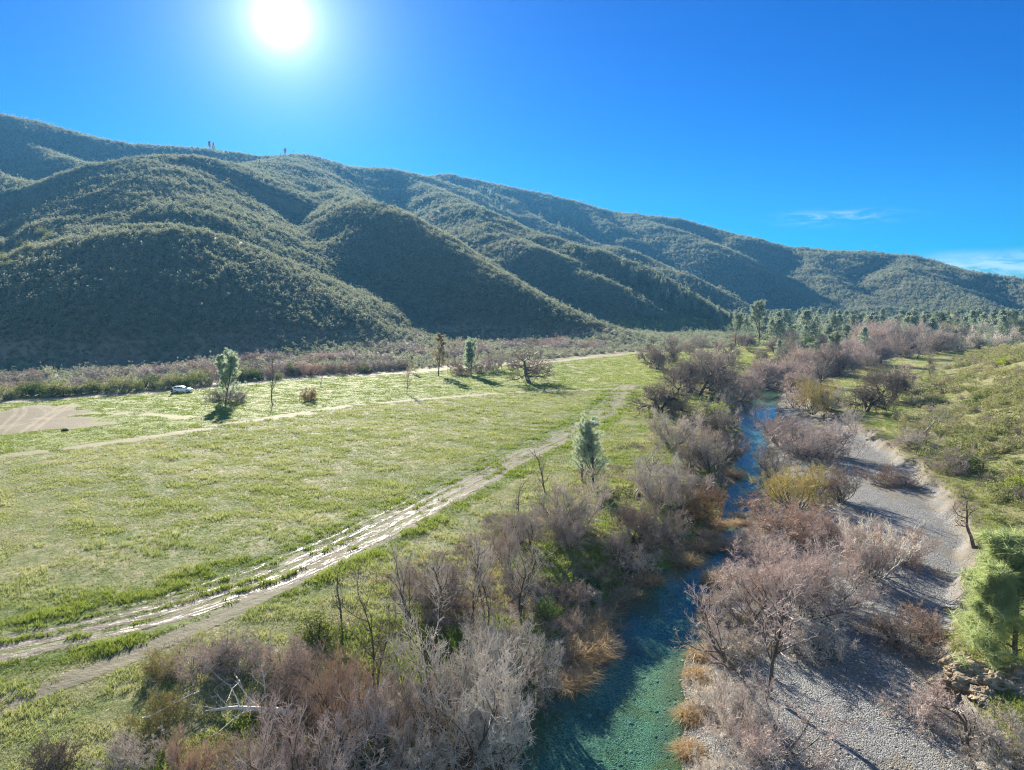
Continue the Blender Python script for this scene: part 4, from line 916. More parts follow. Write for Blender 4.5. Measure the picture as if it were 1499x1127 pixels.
def build_plants():
    random.seed(3)
    sp = dict(partn=('stem', 'foliage'))
    # ---- field edge by the road
    T('pine_tree', 'pine_e', 330, 587, 80, 'tall open crowned grey pine over brown brush in the grass beside the dirt road', rz=1.0, wide=1.0)
    T('bare_shrub', 'brush_a', 320, 586, 20, 'brown leafless brush round the foot of the lone roadside grey pine', 'shrub', wide=1.1)
    T('bare_shrub', 'brush_b', 343, 588, 22, 'small brown brush just right of the roadside grey pine trunk', 'shrub')
    T('sapling', 'sapling', 397, 580, 66, 'slim dark leafless sapling standing alone between the grey pine and the car track', wide=0.8)
    T('bare_shrub', 'brush_c', 452, 587, 26, 'small rusty brown bush alone on the green grass', 'shrub', crown='dead', wide=0.75)
    T('sapling', 'sapling', 469, 565, 18, 'tiny thin sapling on the grass verge of the dirt road', wide=1.2)
    T('sapling', 'tree_b', 595, 577, 42, 'small dark reddish sapling casting a shadow on the edge of the mid field track', crown='tw_red', wide=0.9)
    T('young_pine', 'con_a', 603, 546, 26, 'small pale green young pine at the far edge of the dirt road', crown='leaf_grey', wide=0.8)
    T('pine_tree', 'pine_f', 642, 550, 64, 'slender pine with rust coloured needles standing right of the reddish sapling', crown='rusty', wide=0.95)
    T('pine_tree', 'pine_e', 689, 549, 58, 'grey green pine at the field edge left of the spreading oak', rz=2.0, wide=0.95)
    T('bare_shrub', 'brush_a', 678, 549, 24, 'low red brown bush left of the field edge grey green pine', 'shrub', crown='tw_red')
    T('bare_shrub', 'brush_b', 706, 545, 26, 'brown leafless bush right of the field edge grey green pine', 'shrub')
    T('bare_shrub', 'willow_c', 725, 543, 30, 'brown leafless shrub nearest the spreading oak on its left', 'shrub', crown='tw_brown')
    T('oak_tree', 'oak_far', 775, 561, 64, 'broad spreading leafless oak standing alone in the field throwing a long shadow', wide=1.35, rz=0.6, crown='tw_dark')
    for i, (u, h) in enumerate(((668, 26), (735, 28), (745, 24), (655, 22), (718, 30), (697, 34))):
        T('sapling', ['tree_b', 'sapling'][i % 2], u, 541, h, 'rusty leafless young tree in the line behind the field edge pines', 'tree', 'rusty young trees behind the field edge pines', crown='tw_red')
    # ---- right end of the field
    for u, v, h, k, lb in ((951, 538, 42, 'oak_far', 'leftmost dark round crowned bare oak at the right end of the dirt road'), (962, 541, 40, 'oak_c', 'middle dark bare oak at the right end of the dirt road'), (978, 533, 48, 'oak_far', 'tallest dark bare oak at the right end of the dirt road')):
        T('oak_tree', k, u, v, h, lb, crown='tw_dark', wide=0.8)
    T('oak_tree', 'oak_b', 960, 606, 80, 'dark bare oak with low drooping limbs between the yellow grass and the green leafy oak', crown='tw_dark')
    T('oak_tree', 'round_a', 985, 606, 48, 'grey green leafy oak between two dark bare oaks above the creek', 'tree', crown='leaf_grey', **sp)
    T('oak_tree', 'oak_c', 1017, 577, 76, 'leftmost of three upright bare oaks on bright grass above the creek', crown='tw_brown')
    T('oak_tree', 'oak_b', 1037, 571, 72, 'middle one of three upright bare oaks on bright grass above the creek', crown='tw_brown')
    T('oak_tree', 'oak_far', 1056, 571, 70, 'rightmost of three upright bare oaks on bright grass above the creek', crown='tw_brown')
    T('leafy_shrub', 'shrub_b', 1050, 590, 22, 'dark green leafy bush under the three upright bare oaks', 'shrub', crown='leaf_dark', wide=1.2, **sp)
    T('leafy_shrub', 'shrub_a', 1030, 612, 36, 'grey green leafy bush left of the dark bush under the oaks', 'shrub', crown='leaf_grey', wide=1.1, **sp)
    T('leafy_shrub', 'shrub_c', 1052, 604, 18, 'vivid green bush on the slope down to the blue pool', 'shrub', crown='leaf_bright', wide=1.3, **sp)
    # ---- pine by the track, gnarled tree
    T('pine_tree', 'pine_g', 869, 713, 112, 'large grey green pine with two trunks beside the muddy track', wide=1.15, rz=1.9, crown='needle')
    T('pine_tree', 'pine_g', 852, 706, 96, 'slender grey green pine standing against the larger two trunked pine', wide=0.9, rz=4.3)
    T('gnarled_tree', 'gnarl', 928, 722, 84, 'crooked grey dead tree leaning over right of the big pine', wide=0.8, rz=2.6)
    T('leafy_shrub', 'shrub_d', 884, 715, 22, 'bright green bush at the foot of the big pine by the track', 'shrub', crown='leaf_bright', wide=1.2, **sp)
    # ---- left bank thicket, far to near: (u, v, h, key, crown, wide, label)
    L = [
     (985, 652, 58, 'willow_d', 'tw_grey', 1.25, 'wide rounded grey brown bush on the yellow grass below the dark oaks'),
     (1022, 655, 50, 'willow_b', 'tw_brown', 1.0, 'brown bush right of the wide rounded grey brown bush'),
     (1045, 640, 46, 'willow_a', 'tw_dark', 1.0, 'dark brown willow on the bank just left of the upper creek bend'),
     (1064, 628, 40, 'willow_c', 'tw_pink', 1.0, 'pinkish willow hanging over the upper creek bend on its left'),
     (1078, 585, 38, 'willow_e', 'tw_pink', 1.1, 'pink brown willow left of the blue pool'),
     (1062, 600, 36, 'willow_b', 'tw_grey', 1.1, 'grey brown willow left behind the blue pool'),
     (1095, 572, 40, 'willow_a', 'tw_pink', 1.1, 'pink brown willow right behind the blue pool'),
     (1120, 562, 40, 'willow_d', 'tw_brown', 1.1, 'brown willow farther up the creek behind the blue pool'),
     (1010, 685, 55, 'willow_c', 'tw_brown', 1.1, 'dark twiggy bush beneath the rounded grey brown bush'),
     (1040, 690, 66, 'willow_a', 'tw_grey', 1.1, 'grey willow leaning out to the narrow creek from the left bank'),
     (1066, 672, 44, 'willow_e', 'tw_brown', 1.0, 'brown willow trailing into the narrow creek above the islet'),
     (962, 735, 76, 'willow_d', 'tw_silver', 0.95, 'pale feathery willow right of the crooked dead tree'),
     (1000, 742, 60, 'willow_b', 'tw_brown', 1.1, 'brown willow between the pale feathery willow and the creek'),
     (1020, 748, 46, 'brush_a', 'dead', 1.1, 'rust brown leafy brush on the bank right of the pale feathery willow'),
     (1044, 735, 42, 'willow_c', 'tw_dark', 1.0, 'dark willow overhanging the creek above the sedge islet'),
     (930, 790, 76, 'willow_a', 'tw_dark', 1.0, 'dark twiggy willow below the crooked dead tree'),
     (955, 795, 60, 'willow_e', 'tw_dark', 0.9, 'very dark tangled willow in the shade of the left bank'),
     (985, 790, 50, 'willow_b', 'tw_brown', 0.9, 'brown willow leaning over the dark bend of the creek'),
     (905, 812, 44, 'willow_d', 'tw_brown', 1.0, 'brown willow right of the sunny green patch'),
     (930, 832, 36, 'brush_b', 'tw_grey', 1.2, 'grey brown brush trailing into the creek bend'),
     (852, 770, 86, 'willow_c', 'tw_grey', 1.05, 'grey bush below the big pine'),
     (815, 768, 76, 'willow_b', 'tw_grey', 1.0, 'grey bush left of the one below the big pine'),
     (800, 722, 66, 'sapling', 'tw_grey', 1.3, 'thin grey sapling left above the grey bushes'),
     (835, 800, 60, 'willow_d', 'tw_brown', 1.0, 'brown bush at the upper edge of the sunny green patch'),
     (770, 800, 72, 'willow_a', 'tw_grey', 1.0, 'grey bush left of the sunny green patch'),
     (757, 762, 62, 'sapling', 'tw_grey', 1.2, 'slim grey sapling at the thicket edge nearest the muddy track'),
     (745, 835, 80, 'willow_c', 'tw_brown', 0.9, 'brown leafless shrub behind the tall grey trees'),
     (762, 905, 150, 'tree_c', 'tw_grey', 0.8, 'tall grey tree with many stems right of the paler one'),
     (712, 918, 168, 'tree_a', 'tw_grey', 0.85, 'tall bushy grey tree in the middle of the thicket'),
     (690, 925, 172, 'tree_b', 'tw_silver', 0.75, 'tallest pale grey tree of the thicket with a straight dark trunk'),
     (627, 955, 178, 'tree_d', 'tw_silver', 0.8, 'silvery grey tree with a slanting dark trunk over bright grass'),
     (601, 945, 140, 'tree_b', 'tw_grey', 0.6, 'slim upright grey tree left of the slanting trunk'),
     (552, 1015, 215, 'tree_a', 'tw_dark', 0.9, 'big dark tree with a thick black trunk and bare crown'),
     (500, 905, 76, 'sapling', 'tw_dark', 1.3, 'thin dark sapling at the field edge behind the big dark tree'),
     (640, 890, 90, 'brush_c', 'tw_brown', 0.9, 'low brown brush between the pale grey trees'),
     (835, 880, 34, 'brush_a', 'tw_dark', 1.1, 'dark brush at the lower edge of the sunny green patch'),
     (800, 905, 36, 'shrub_b', 'leaf_dark', 1.2, 'dark green leafy bush on the bank below the sunny green patch'),
     (868, 862, 34, 'shrub_d', 'leaf_dark', 1.3, 'dark green leafy bush at the right corner of the sunny green patch'),
     (860, 880, 36, 'brush_b', 'tw_grey', 1.1, 'grey brown brush over the pale shallow inlet'),
     (830, 925, 36, 'willow_e', 'tw_brown', 0.9, 'brown willow arching above the pale shallow inlet'),
     (765, 990, 95, 'willow_b', 'tw_silver', 1.0, 'silvery willow with a white bent branch beside the creek'),
     (785, 1025, 56, 'willow_e', 'tw_brown', 1.0, 'brown willow arching low over the dark edge of the creek'),
     (735, 1000, 130, 'willow_a', 'tw_silver', 0.9, 'silvery fine twigged willow behind the biggest pale one'),
     (690, 1115, 215, 'willow_d', 'tw_silver', 0.95, 'biggest pale silvery willow at the bottom of the thicket'),
     (715, 1145, 180, 'willow_c', 'tw_silver', 0.8, 'silvery willow leaning to the creek at the bottom'),
     (625, 1060, 130, 'willow_b', 'tw_grey', 0.9, 'grey willow between the big dark trunk and the biggest pale willow'),
     (510, 1085, 165, 'willow_a', 'tw_red', 0.8, 'red brown dense bush left of the big dark trunk'),
     (560, 1090, 120, 'willow_c', 'tw_brown', 0.9, 'brown bush in front of the big dark trunk'),
     (455, 1150, 150, 'willow_e', 'tw_pink', 0.9, 'pinkish arching bush at the bottom below the red brown bush'),
     (590, 1165, 120, 'brush_c', 'tw_grey', 0.9, 'grey brush at the bottom left of the biggest pale willow'),
     (380, 1150, 100, 'willow_b', 'tw_brown', 0.9, 'brown thicket bush right of the reddish bush at the bottom edge'),
     (280, 1150, 90, 'willow_d', 'tw_red', 0.9, 'dull red bush at the bottom edge below the fallen log'),
     (200, 1120, 60, 'brush_b', 'tw_grey', 1.2, 'low grey brush in the grass left of the dull red bush'),
     (75, 1125, 62, 'brush_c', 'tw_dark', 1.0, 'dark twiggy brush alone in the grass at the bottom left'),
     (300, 985, 66, 'brush_a', 'tw_brown', 1.2, 'brown bramble heap above the fallen log'),
     (240, 985, 46, 'brush_c', 'tw_ochre', 1.2, 'straw coloured brush at the left tip of the brambles'),
     (355, 975, 62, 'brush_b', 'tw_grey', 1.2, 'grey tangled brush in the middle of the bramble row'),
     (410, 990, 76, 'brush_c', 'tw_brown', 1.1, 'brown brush at the right end of the bramble row'),
     (440, 1035, 70, 'brush_b', 'tw_dark', 1.1, 'dark brush between the bramble row and the log end'),
     (235, 1060, 56, 'brush_a', 'tw_ochre', 1.1, 'tawny brush left of the fallen log'),
     (465, 930, 50, 'shrub_c', 'leaf_mid', 1.4, 'low olive green mound of leaves left of the big dark tree'),
     (540, 1120, 60, 'shrub_a', 'leaf_dark', 1.2, 'vivid dark green bush low at the bottom between pink and pale willows'),
    ]
    for u, v, h, k, cm, w, lb in L:
        w *= 0.88
        if k.startswith('shrub'): T('leafy_shrub', k, u, v, h, lb, 'shrub', crown=cm, wide=w, **sp)
        elif k.startswith(('tree', 'sapling')): T('bare_tree' if k[0] == 't' else 'sapling', k, u, v, h, lb, 'tree', crown=cm, wide=w)
        else: T('willow_shrub' if k[0] == 'w' else 'bare_shrub', k, u, v, h, lb, 'shrub', crown=cm, wide=w)
    # ---- right of the creek
    R = [
     (1190, 603, 56, 'willow_d', 'tw_ochre', 1.0, 'yellowish willow with spreading twigs right of the blue pool'),
     (1215, 600, 46, 'willow_b', 'tw_grey', 1.0, 'grey willow right of the yellowish willow by the pool'),
     (1165, 598, 40, 'willow_c', 'tw_pink', 1.0, 'pink willow left of the yellowish willow by the pool'),
     (1250, 628, 40, 'ghost', 'tw_silver', 1.0, 'small pale bare shrub alone on the bright grass strip'),
     (1145, 655, 60, 'willow_a', 'tw_pink', 1.2, 'pink willow with dark limbs below the blue pool'),
     (1175, 665, 62, 'willow_e', 'tw_pink', 1.1, 'pink willow right of the narrow creek'),
     (1205, 670, 60, 'willow_b', 'tw_pink', 1.1, 'pink willow at the upper tip of the gravel bar'),
     (1130, 700, 60, 'willow_c', 'tw_grey', 1.0, 'grey willow with dark limbs close against the narrow creek'),
     (1165, 745, 74, 'willow_d', 'tw_ochre', 1.05, 'ochre yellow willow in the middle of the right bank'),
     (1195, 728, 56, 'willow_a', 'tw_brown', 1.1, 'brown willow right behind the ochre one'),
     (1228, 735, 64, 'willow_c', 'tw_dark', 1.0, 'dark brown willow at the gravel edge right of the ochre one'),
     (1145, 780, 60, 'brush_a', 'tw_red', 1.4, 'orange red brush below the ochre yellow willow'),
     (1190, 790, 62, 'willow_b', 'tw_red', 1.0, 'reddish willow between the ochre willow and the big pink clump'),
     (1225, 800, 56, 'willow_e', 'tw_pink', 1.0, 'pink willow left of the white stemmed shrub'),
     (1115, 812, 50, 'brush_c', 'tw_pink', 1.4, 'pale pink low brush sloping to the creek opposite the sedge islet'),
     (1285, 842, 108, 'ghost', 'tw_silver', 0.95, 'large white stemmed bare shrub fanning out over the gravel'),
     (1262, 850, 80, 'willow_d', 'tw_pink', 0.9, 'pink twiggy willow tucked behind the white stemmed shrub'),
     (1310, 822, 62, 'brush_a', 'tw_red', 1.0, 'orange red brush right of the white stemmed shrub'),
     (1290, 706, 30, 'brush_b', 'tw_red', 1.5, 'low orange brush alone on the upper gravel'),
     (1325, 712, 22, 'brush_c', 'tw_brown', 1.2, 'low brown brush right beside the orange one on the upper gravel'),
     (1110, 900, 112, 'willow_a', 'tw_pink', 1.1, 'big pink willow with dark limbs nearest the green water'),
     (1165, 905, 118, 'willow_d', 'tw_pink', 1.05, 'biggest pink willow in the middle of the right bank clump'),
     (1215, 895, 98, 'willow_b', 'tw_pink', 1.0, 'pink grey willow at the gravel side of the right bank clump'),
     (1145, 850, 80, 'willow_c', 'tw_pink', 1.1, 'pinkish willow on the upper side of the right bank clump'),
     (1080, 900, 60, 'willow_e', 'tw_grey', .8, 'grey willow leaning over the green water above the forked tree'),
     (1072, 955, 60, 'brush_b', 'tw_grey', 1.0, 'grey brush at the water edge left of the forked tree'),
     (1112, 1020, 178, 'tree_d', 'tw_pink', 1.1, 'forked dark limbed bare tree on the gravel by the green water'),
     (1050, 1035, 70, 'brush_c', 'tw_silver', 1.0, 'pale brush spilling into the green water'),
     (1080, 1075, 96, 'willow_b', 'tw_silver', 0.9, 'pale willow in front of the forked bare tree'),
     (1135, 1110, 110, 'willow_e', 'tw_pink', 0.9, 'pink bush in the gravel below the forked bare tree'),
     (1075, 1150, 80, 'brush_a', 'tw_silver', 1.0, 'silvery brush at the bottom edge beside the green water'),
     (1200, 960, 70, 'brush_b', 'tw_grey', 1.0, 'grey brush right of the forked bare tree'),
     (1330, 945, 66, 'brush_a', 'tw_red', 1.1, 'reddish brown bush alone in the lower gravel near the rocks'),
     (1352, 930, 44, 'brush_c', 'tw_brown', 1.0, 'brown bush between the reddish one and the rocky ledge'),
     (1428, 1125, 150, 'sapling', 'tw_pink', 1.5, 'slender leaning pinkish sapling at the lower right corner of the gravel'),
     (1375, 1060, 60, 'brush_b', 'tw_pink', 1.2, 'pinkish twigs at the gravel edge below the rocks'),
     (1470, 1110, 80, 'brush_c', 'tw_grey', 1.2, 'grey tangled brush in the lower right corner'),
     (1425, 797, 100, 'snag', 'tw_dark', 1.1, 'gnarled dead looking tree with grey limbs right of the gravel bend'),
     (1486, 962, 200, 'pine_c', 'needle_g', 1.35, 'big light green pine with long soft needles at the right edge'),
     (1440, 968, 165, 'pine_c', 'needle_g', 1.2, 'lower light green pine left of the big one'),
     (1335, 640, 56, 'gnarl', 'tw_grey', 0.9, 'small grey gnarled tree at the foot of the brushy slope'),
     (1340, 655, 34, 'brush_a', 'tw_grey', 1.2, 'grey twiggy brush beneath the small gnarled tree'),
     (1412, 690, 36, 'shrub_a', 'leaf_dark', 1.3, 'dark green bush above the gnarled dead looking tree'),
     (1385, 690, 40, 'brush_b', 'tw_brown', 1.2, 'brown brush left of the dark green bush'),
     (1490, 718, 26, 'shrub_b', 'leaf_bright', 1.1, 'bright green bush right of the gnarled tree limbs'),
     (1370, 592, 16, 'shrub_c', 'leaf_bright', 1.2, 'small vivid green bush low on the brushy slope'),
     (1470, 535, 20, 'shrub_d', 'leaf_bright', 1.4, 'yellow green bush high on the brushy slope'),
     (1265, 602, 66, 'oak_b', 'tw_dark', 1.0, 'leftmost dark bare oak on the grass right of the creek'),
     (1300, 585, 60, 'oak_c', 'tw_dark', 1.0, 'second dark bare oak on the grass right of the creek'),
     (1250, 612, 40, 'sapling', 'tw_dark', 1.0, 'slim dark bare tree in front of the leftmost oak'),
     (1325, 572, 54, 'oak_far', 'tw_brown', 1.0, 'brown oak behind the second dark oak'),
     (1362, 550, 36, 'oak_a', 'tw_dark', 0.8, 'dark bare oak at the lower tip of the brushy slope'),
    ]
    for u, v, h, k, cm, w, lb in R:
        nm, ct = {'w': ('willow_shrub', 'shrub'), 'b': ('bare_shrub', 'shrub'), 'g': ('bare_shrub', 'shrub'), 'o': ('oak_tree', 'tree'), 'p': ('pine_tree', 'tree'), 't': ('bare_tree', 'tree')}.get(k[0], ('sapling', 'tree'))
        kw = {}
        if k.startswith('shrub'): nm, ct, kw = 'leafy_shrub', 'shrub', sp
        if k in ('snag', 'gnarl'): nm, ct = 'gnarled_tree', 'tree'
        if k == 'sapling': kw = dict(tilt=(-0.35 if u > 1400 else 0, 0), rz=1.2)
        T(nm, k, u, v, h, lb, ct, crown=cm, wide=w, **kw)
    # ---- pink band of creekside trees farther up
    rr = random.Random(8)
    for i in range(46):
        t = rr.random(); u = 1130+250*t+rr.uniform(-25, 25); v = 590-85*t+rr.uniform(-12, 12)-18*math.sin(t*3)
        if u < 1235 and v > 575: v -= 25
        k = rr.choice(['willow_a', 'willow_b', 'willow_d', 'oak_b', 'oak_c', 'tree_c'])
        T('creekside_tree' if k[0] in 'ot' else 'willow_shrub', k, u, v, rr.uniform(42, 60)*(1-0.32*t), 'pinkish leafless tree in the creekside band leading up the valley', 'tree', 'pinkish trees along the upper creek', crown=rr.choice(['tw_pink', 'tw_pink', 'tw_brown', 'tw_grey']), wide=rr.uniform(.9, 1.2))
    # ---- valley floor: grey pines, dark oaks, bushes
    for i in range(215):
        cl = rr.random() < 0.7; u = rr.gauss(rr.choice([1110, 1150, 1185, 1225, 1262, 1320, 1415, 1445, 1480]), 13) if cl else 1085+415*rr.random(); v = 468+34*rr.random()**1.2
        if u > 1380: v = 470+26*rr.random()
        h = (16+(v-466)*0.75)*rr.uniform(0.5, 1.15)
        T('pine_tree', rr.choice(['con_a', 'con_b', 'con_c', 'con_d', 'con_e', 'pine_d']), u, v, h, 'grey green pine in the stand along the foot of the far hillside', 'tree', 'grey pines of the valley stand', wide=rr.uniform(1.1, 1.7))
    for u, v, h, lb in ((1076, 507, 52, 'yellow green pine standing left of the valley stand'), (1111, 503, 66, 'tall grey pine in front of the left end of the valley stand'), (1223, 540, 58, 'slim dark trunked pine rising alone before the valley stand'), (1264, 517, 40, 'small round topped grey pine in front of the stand beside the pink trees'), (1140, 528, 32, 'small dark columnar pine on the meadow below the stand'), (1465, 506, 46, 'grey pine with a visible trunk at the top of the brushy slope'), (1050, 474, 28, 'pointed pine at the foot of the third spur')):
        T('pine_tree', 'pine_d' if h > 50 else 'con_c', u, v, h, lb, wide=1.1)
    for i in range(84):
        u = 940+380*rr.random(); v = (506+26*rr.random()) if i < 44 else 480+26*rr.random(); u = u if i < 44 else 1100+390*rr.random(); k = rr.choice(['oak_c', 'oak_d', 'willow_b', 'shrub_a', 'round_b'])
        if k[0] in 'sr': T('leafy_shrub', k, u, v, rr.uniform(10, 18), 'green leafy bush scattered on the meadow below the valley pines', 'shrub', 'green bushes on the far meadow', crown=rr.choice(['leaf_dark', 'leaf_mid', 'leaf_grey']), wide=1.1, **sp)
        else: T('bare_tree', k, u, v, rr.uniform(15, 26), 'dark leafless tree scattered on the meadow below the valley pines', 'tree', 'bare trees on the far meadow', crown=rr.choice(['tw_dark', 'tw_brown']))
    for i in range(40):
        u = 1310+185*rr.random(); v = 492+22*rr.random()-max(0, u-1400)*0.05
        T('valley_tree', rr.choice(['round_a', 'round_b', 'oak_b', 'oak_c', 'pine_d']), u, v, rr.uniform(20, 32), 'pale grey green tree in the grove behind the pinkish creekside band', 'tree', 'grove behind the pinkish band', crown=rr.choice(['leaf_grey', 'tw_grey', 'needle']))
    # ---- pines on the third spur and on the ridges
    def hill_tree(u, v, h, k, lb, grp=None, Yr=None, **kw):
        ys = np.arange(230, 2300, 4.0); d = ray(u, v); tt = ys/d[1]; xs = d[0]*tt; zr = CAMZ+d[2]*tt; zt, _ = terrain(xs, ys)
        hit = np.nonzero(zt >= zr)[0]
        if len(hit): j = hit[0]
        else: j = int(np.argmax(zt-zr))
        y = ys[j]; return place('pine_tree', k, xs[j], y, h*y/FPX, lb, 'tree', grp, z=zt[j]-0.3, **kw)
    for i in range(60):
        t = rr.random(); u = 905+160*t+rr.uniform(-10, 10); v = 392+72*t+rr.uniform(0, 26)
        hill_tree(u, v, rr.uniform(13, 21), rr.choice(['con_a', 'con_b', 'con_c', 'con_d']), 'pine growing through the brush on the lower crest of the third spur', 'pines on the third spur', wide=0.9)
    for i in range(34):
        u = rr.uniform(790, 860); v = 300+(u-790)*0.35+rr.uniform(0, 34)
        if i > 16: u = rr.uniform(690, 740); v = rr.uniform(285, 320)
        hill_tree(u, v, rr.uniform(9, 14), rr.choice(['con_a', 'con_b', 'con_e']), 'small far pine standing in the shaded hollow of the far ridge', 'pines in the far ridge hollow')
    for i in range(26):
        u = rr.uniform(345, 520); hill_tree(u, 236+max(0, u-430)*.12+rr.uniform(0, 8), rr.uniform(5, 9), rr.choice(['con_a', 'con_c']), 'tiny pine in the fringe along the left skyline', 'pines fringing the left skyline')
    for i in range(22):
        u = rr.uniform(640, 1010); v = np.interp(u, [640, 700, 800, 900, 1010], [259, 267, 286, 311, 325])
        hill_tree(u, v+2, rr.uniform(3, 5), 'con_b', 'tiny pine breaking the skyline of the far ridge', 'pines on the far skyline', wide=1.2)
    for u, v, h, k, lb in ((308, 223, 13, 'pine_d', 'left dark tree of the close pair on the left skyline'), (313, 224, 12, 'con_d', 'right dark tree of the close pair on the left skyline'), (418, 230, 11, 'pine_d', 'roundest of the lone trees on the middle of the left skyline'), (411, 230, 5, 'con_a', 'low bushy tree left of the roundest skyline tree'), (425, 230, 5, 'con_c', 'stubby tree right of the roundest skyline tree'), (429, 230, 10, 'sapling', 'thin pole like tree at the right end of the left skyline trees')):
        hill_tree(u, v+1, h*1.4, k, lb, wide=0.85 if k != 'sapling' else 0.6)
    for i in range(14):
        hill_tree(rr.uniform(0, 75), rr.uniform(330, 400), rr.uniform(14, 22), rr.choice(['round_a', 'round_b']), 'pale leafy tree in the gully at the left edge of the hills', 'pale trees in the left gully', crown='leaf_grey')
    # ---- shrubs along the far side of the road
    for i in range(72):
        u = -20+620*(i+rr.random())/72; vr = float(np.interp(u, [-100, 60, 160, 250, 350, 450, 600, 700], [592, 585, 578, 572, 563, 553, 545, 537]))
        v = vr - rr.uniform(2, 7); gr = u < 300 or rr.random() < 0.25
        if gr: T('leafy_shrub', rr.choice(['shrub_a', 'shrub_b', 'shrub_c', 'shrub_d']), u, v, rr.uniform(14, 28), 'green leafy shrub in the row along the far side of the dirt road', 'shrub', 'green shrubs lining the road', crown=rr.choice(['leaf_dark', 'leaf_mid', 'leaf_grey']), wide=rr.uniform(.9, 1.2), **sp)
        else: T('bare_shrub', rr.choice(['brush_a', 'brush_b', 'willow_b', 'willow_c']), u, v, rr.uniform(12, 24), 'brown leafless shrub in the row along the far side of the dirt road', 'shrub', 'brown shrubs lining the road', crown=rr.choice(['tw_brown', 'tw_pink', 'tw_red']), wide=rr.uniform(.9, 1.3))
    for i in range(90):
        u = -20+900*rr.random(); vr = float(np.interp(u, [-100, 60, 250, 450, 600, 700, 900], [592, 585, 572, 553, 545, 537, 523]))
        v = vr-rr.uniform(9, 34)
        T('bare_shrub', rr.choice(['brush_a', 'brush_b', 'willow_b']), u, v, rr.uniform(11, 20), 'purplish brown leafless bush in the flat between road and hills', 'shrub', 'purplish brush on the flat beyond the road', crown=rr.choice(['tw_brown', 'tw_pink', 'tw_red']), wide=rr.uniform(1.3, 2.2))
    for i in range(30):
        u = rr.uniform(1330, 1499); v = rr.uniform(520, 700)
        if v < 640-(u-1330)*0.75: v = 640-(u-1330)*0.5
        T('leafy_shrub', rr.choice(['shrub_a', 'shrub_c', 'shrub_d']), u, v, rr.uniform(9, 19)*(0.6+v/1400), 'dark olive bush rising above the low brush on the slope beyond the gravel bar', 'shrub', 'dark bushes on the brushy slope', crown=rr.choice(['leaf_dark', 'leaf_mid', 'leaf_mid']), wide=rr.uniform(.9, 1.3), **sp)
    # ---- sedge clumps at the water
    S = [(905, 880, 20), (925, 872, 18), (890, 893, 20), (870, 905, 22), (850, 925, 22), (905, 945, 22), (890, 950, 20), (870, 965, 24), (850, 985, 24), (830, 1000, 24), (945, 850, 20), (1000, 822, 22), (1020, 800, 20), (1032, 785, 18), (1045, 770, 18), (1026, 990, 18), (1015, 1050, 20), (1012, 1100, 20), (1045, 880, 15), (1042, 905, 15), (1052, 850, 20), (1068, 800, 18), (840, 955, 30), (880, 925, 26), (1032, 960, 18), (862, 945, 28), (1100, 728, 14), (1070, 695, 14)]
    SL = ['tan sedge tuft', 'drooping straw coloured sedge tuft', 'pale matted sedge tuft']
    for i, (u, v, h) in enumerate(S):
        lf = (i < 15 or i in (22, 23, 25, 27)); T('sedge_clump', 'sedge_%s' % 'abc'[i % 3], u, v, h, 'tan sedge tuft drooping over the water along the %s bank' % ('left' if lf else 'right'), 'sedge', 'sedge tufts on the %s bank' % ('left' if lf else 'right'), wide=1.6, z0=WZ, partn=('base', 'blades'))
    for u, v, h, lb in ((1088, 745, 20, 'largest sedge topped islet in the middle of the narrow creek'), (1080, 757, 13, 'small sedge islet just below the largest one'), (1083, 768, 14, 'lowest sedge islet nearest the right bank')):
        T('sedge_islet', 'sedge_a', u, v, h, lb, 'sedge', wide=1.3, z0=WZ, partn=('base', 'blades'))
# ------------------------------------------------------------------ car, person, log, rocks
def box_bm(bm, x0, x1, y0, y1, z0, z1, bev=0.0):
    r = bmesh.ops.create_cube(bm, size=1.0)
    for v in r['verts']: v.co = ((x0+x1)/2+v.co.x*(x1-x0), (y0+y1)/2+v.co.y*(y1-y0), (z0+z1)/2+v.co.z*(z1-z0))
    if bev: bmesh.ops.bevel(bm, geom=[e for e in bm.edges if all(v in r['verts'] for v in e.verts)], offset=bev, segments=2, affect='EDGES')
def bm_obj(name, bm, mat, parent, smooth=False):
    me = bpy.data.meshes.new(name); bm.normal_update(); bm.to_mesh(me); bm.free(); me.materials.append(mat)
    if smooth: me.polygons.foreach_set('use_smooth', [True]*len(me.polygons))
    return link(name, me, parent)
def loft(sections):
    """sections: list of rings of 3-D points"""
    bm = bmesh.new(); R = [[bm.verts.new(p) for p in s] for s in sections]; n = len(R[0])
    for a, b in zip(R, R[1:]):
        for i in range(n): bm.faces.new((a[i], a[(i+1) % n], b[(i+1) % n], b[i]))
    bm.faces.new(R[0][::-1]); bm.faces.new(R[-1]); bmesh.ops.recalc_face_normals(bm, faces=bm.faces); return bm
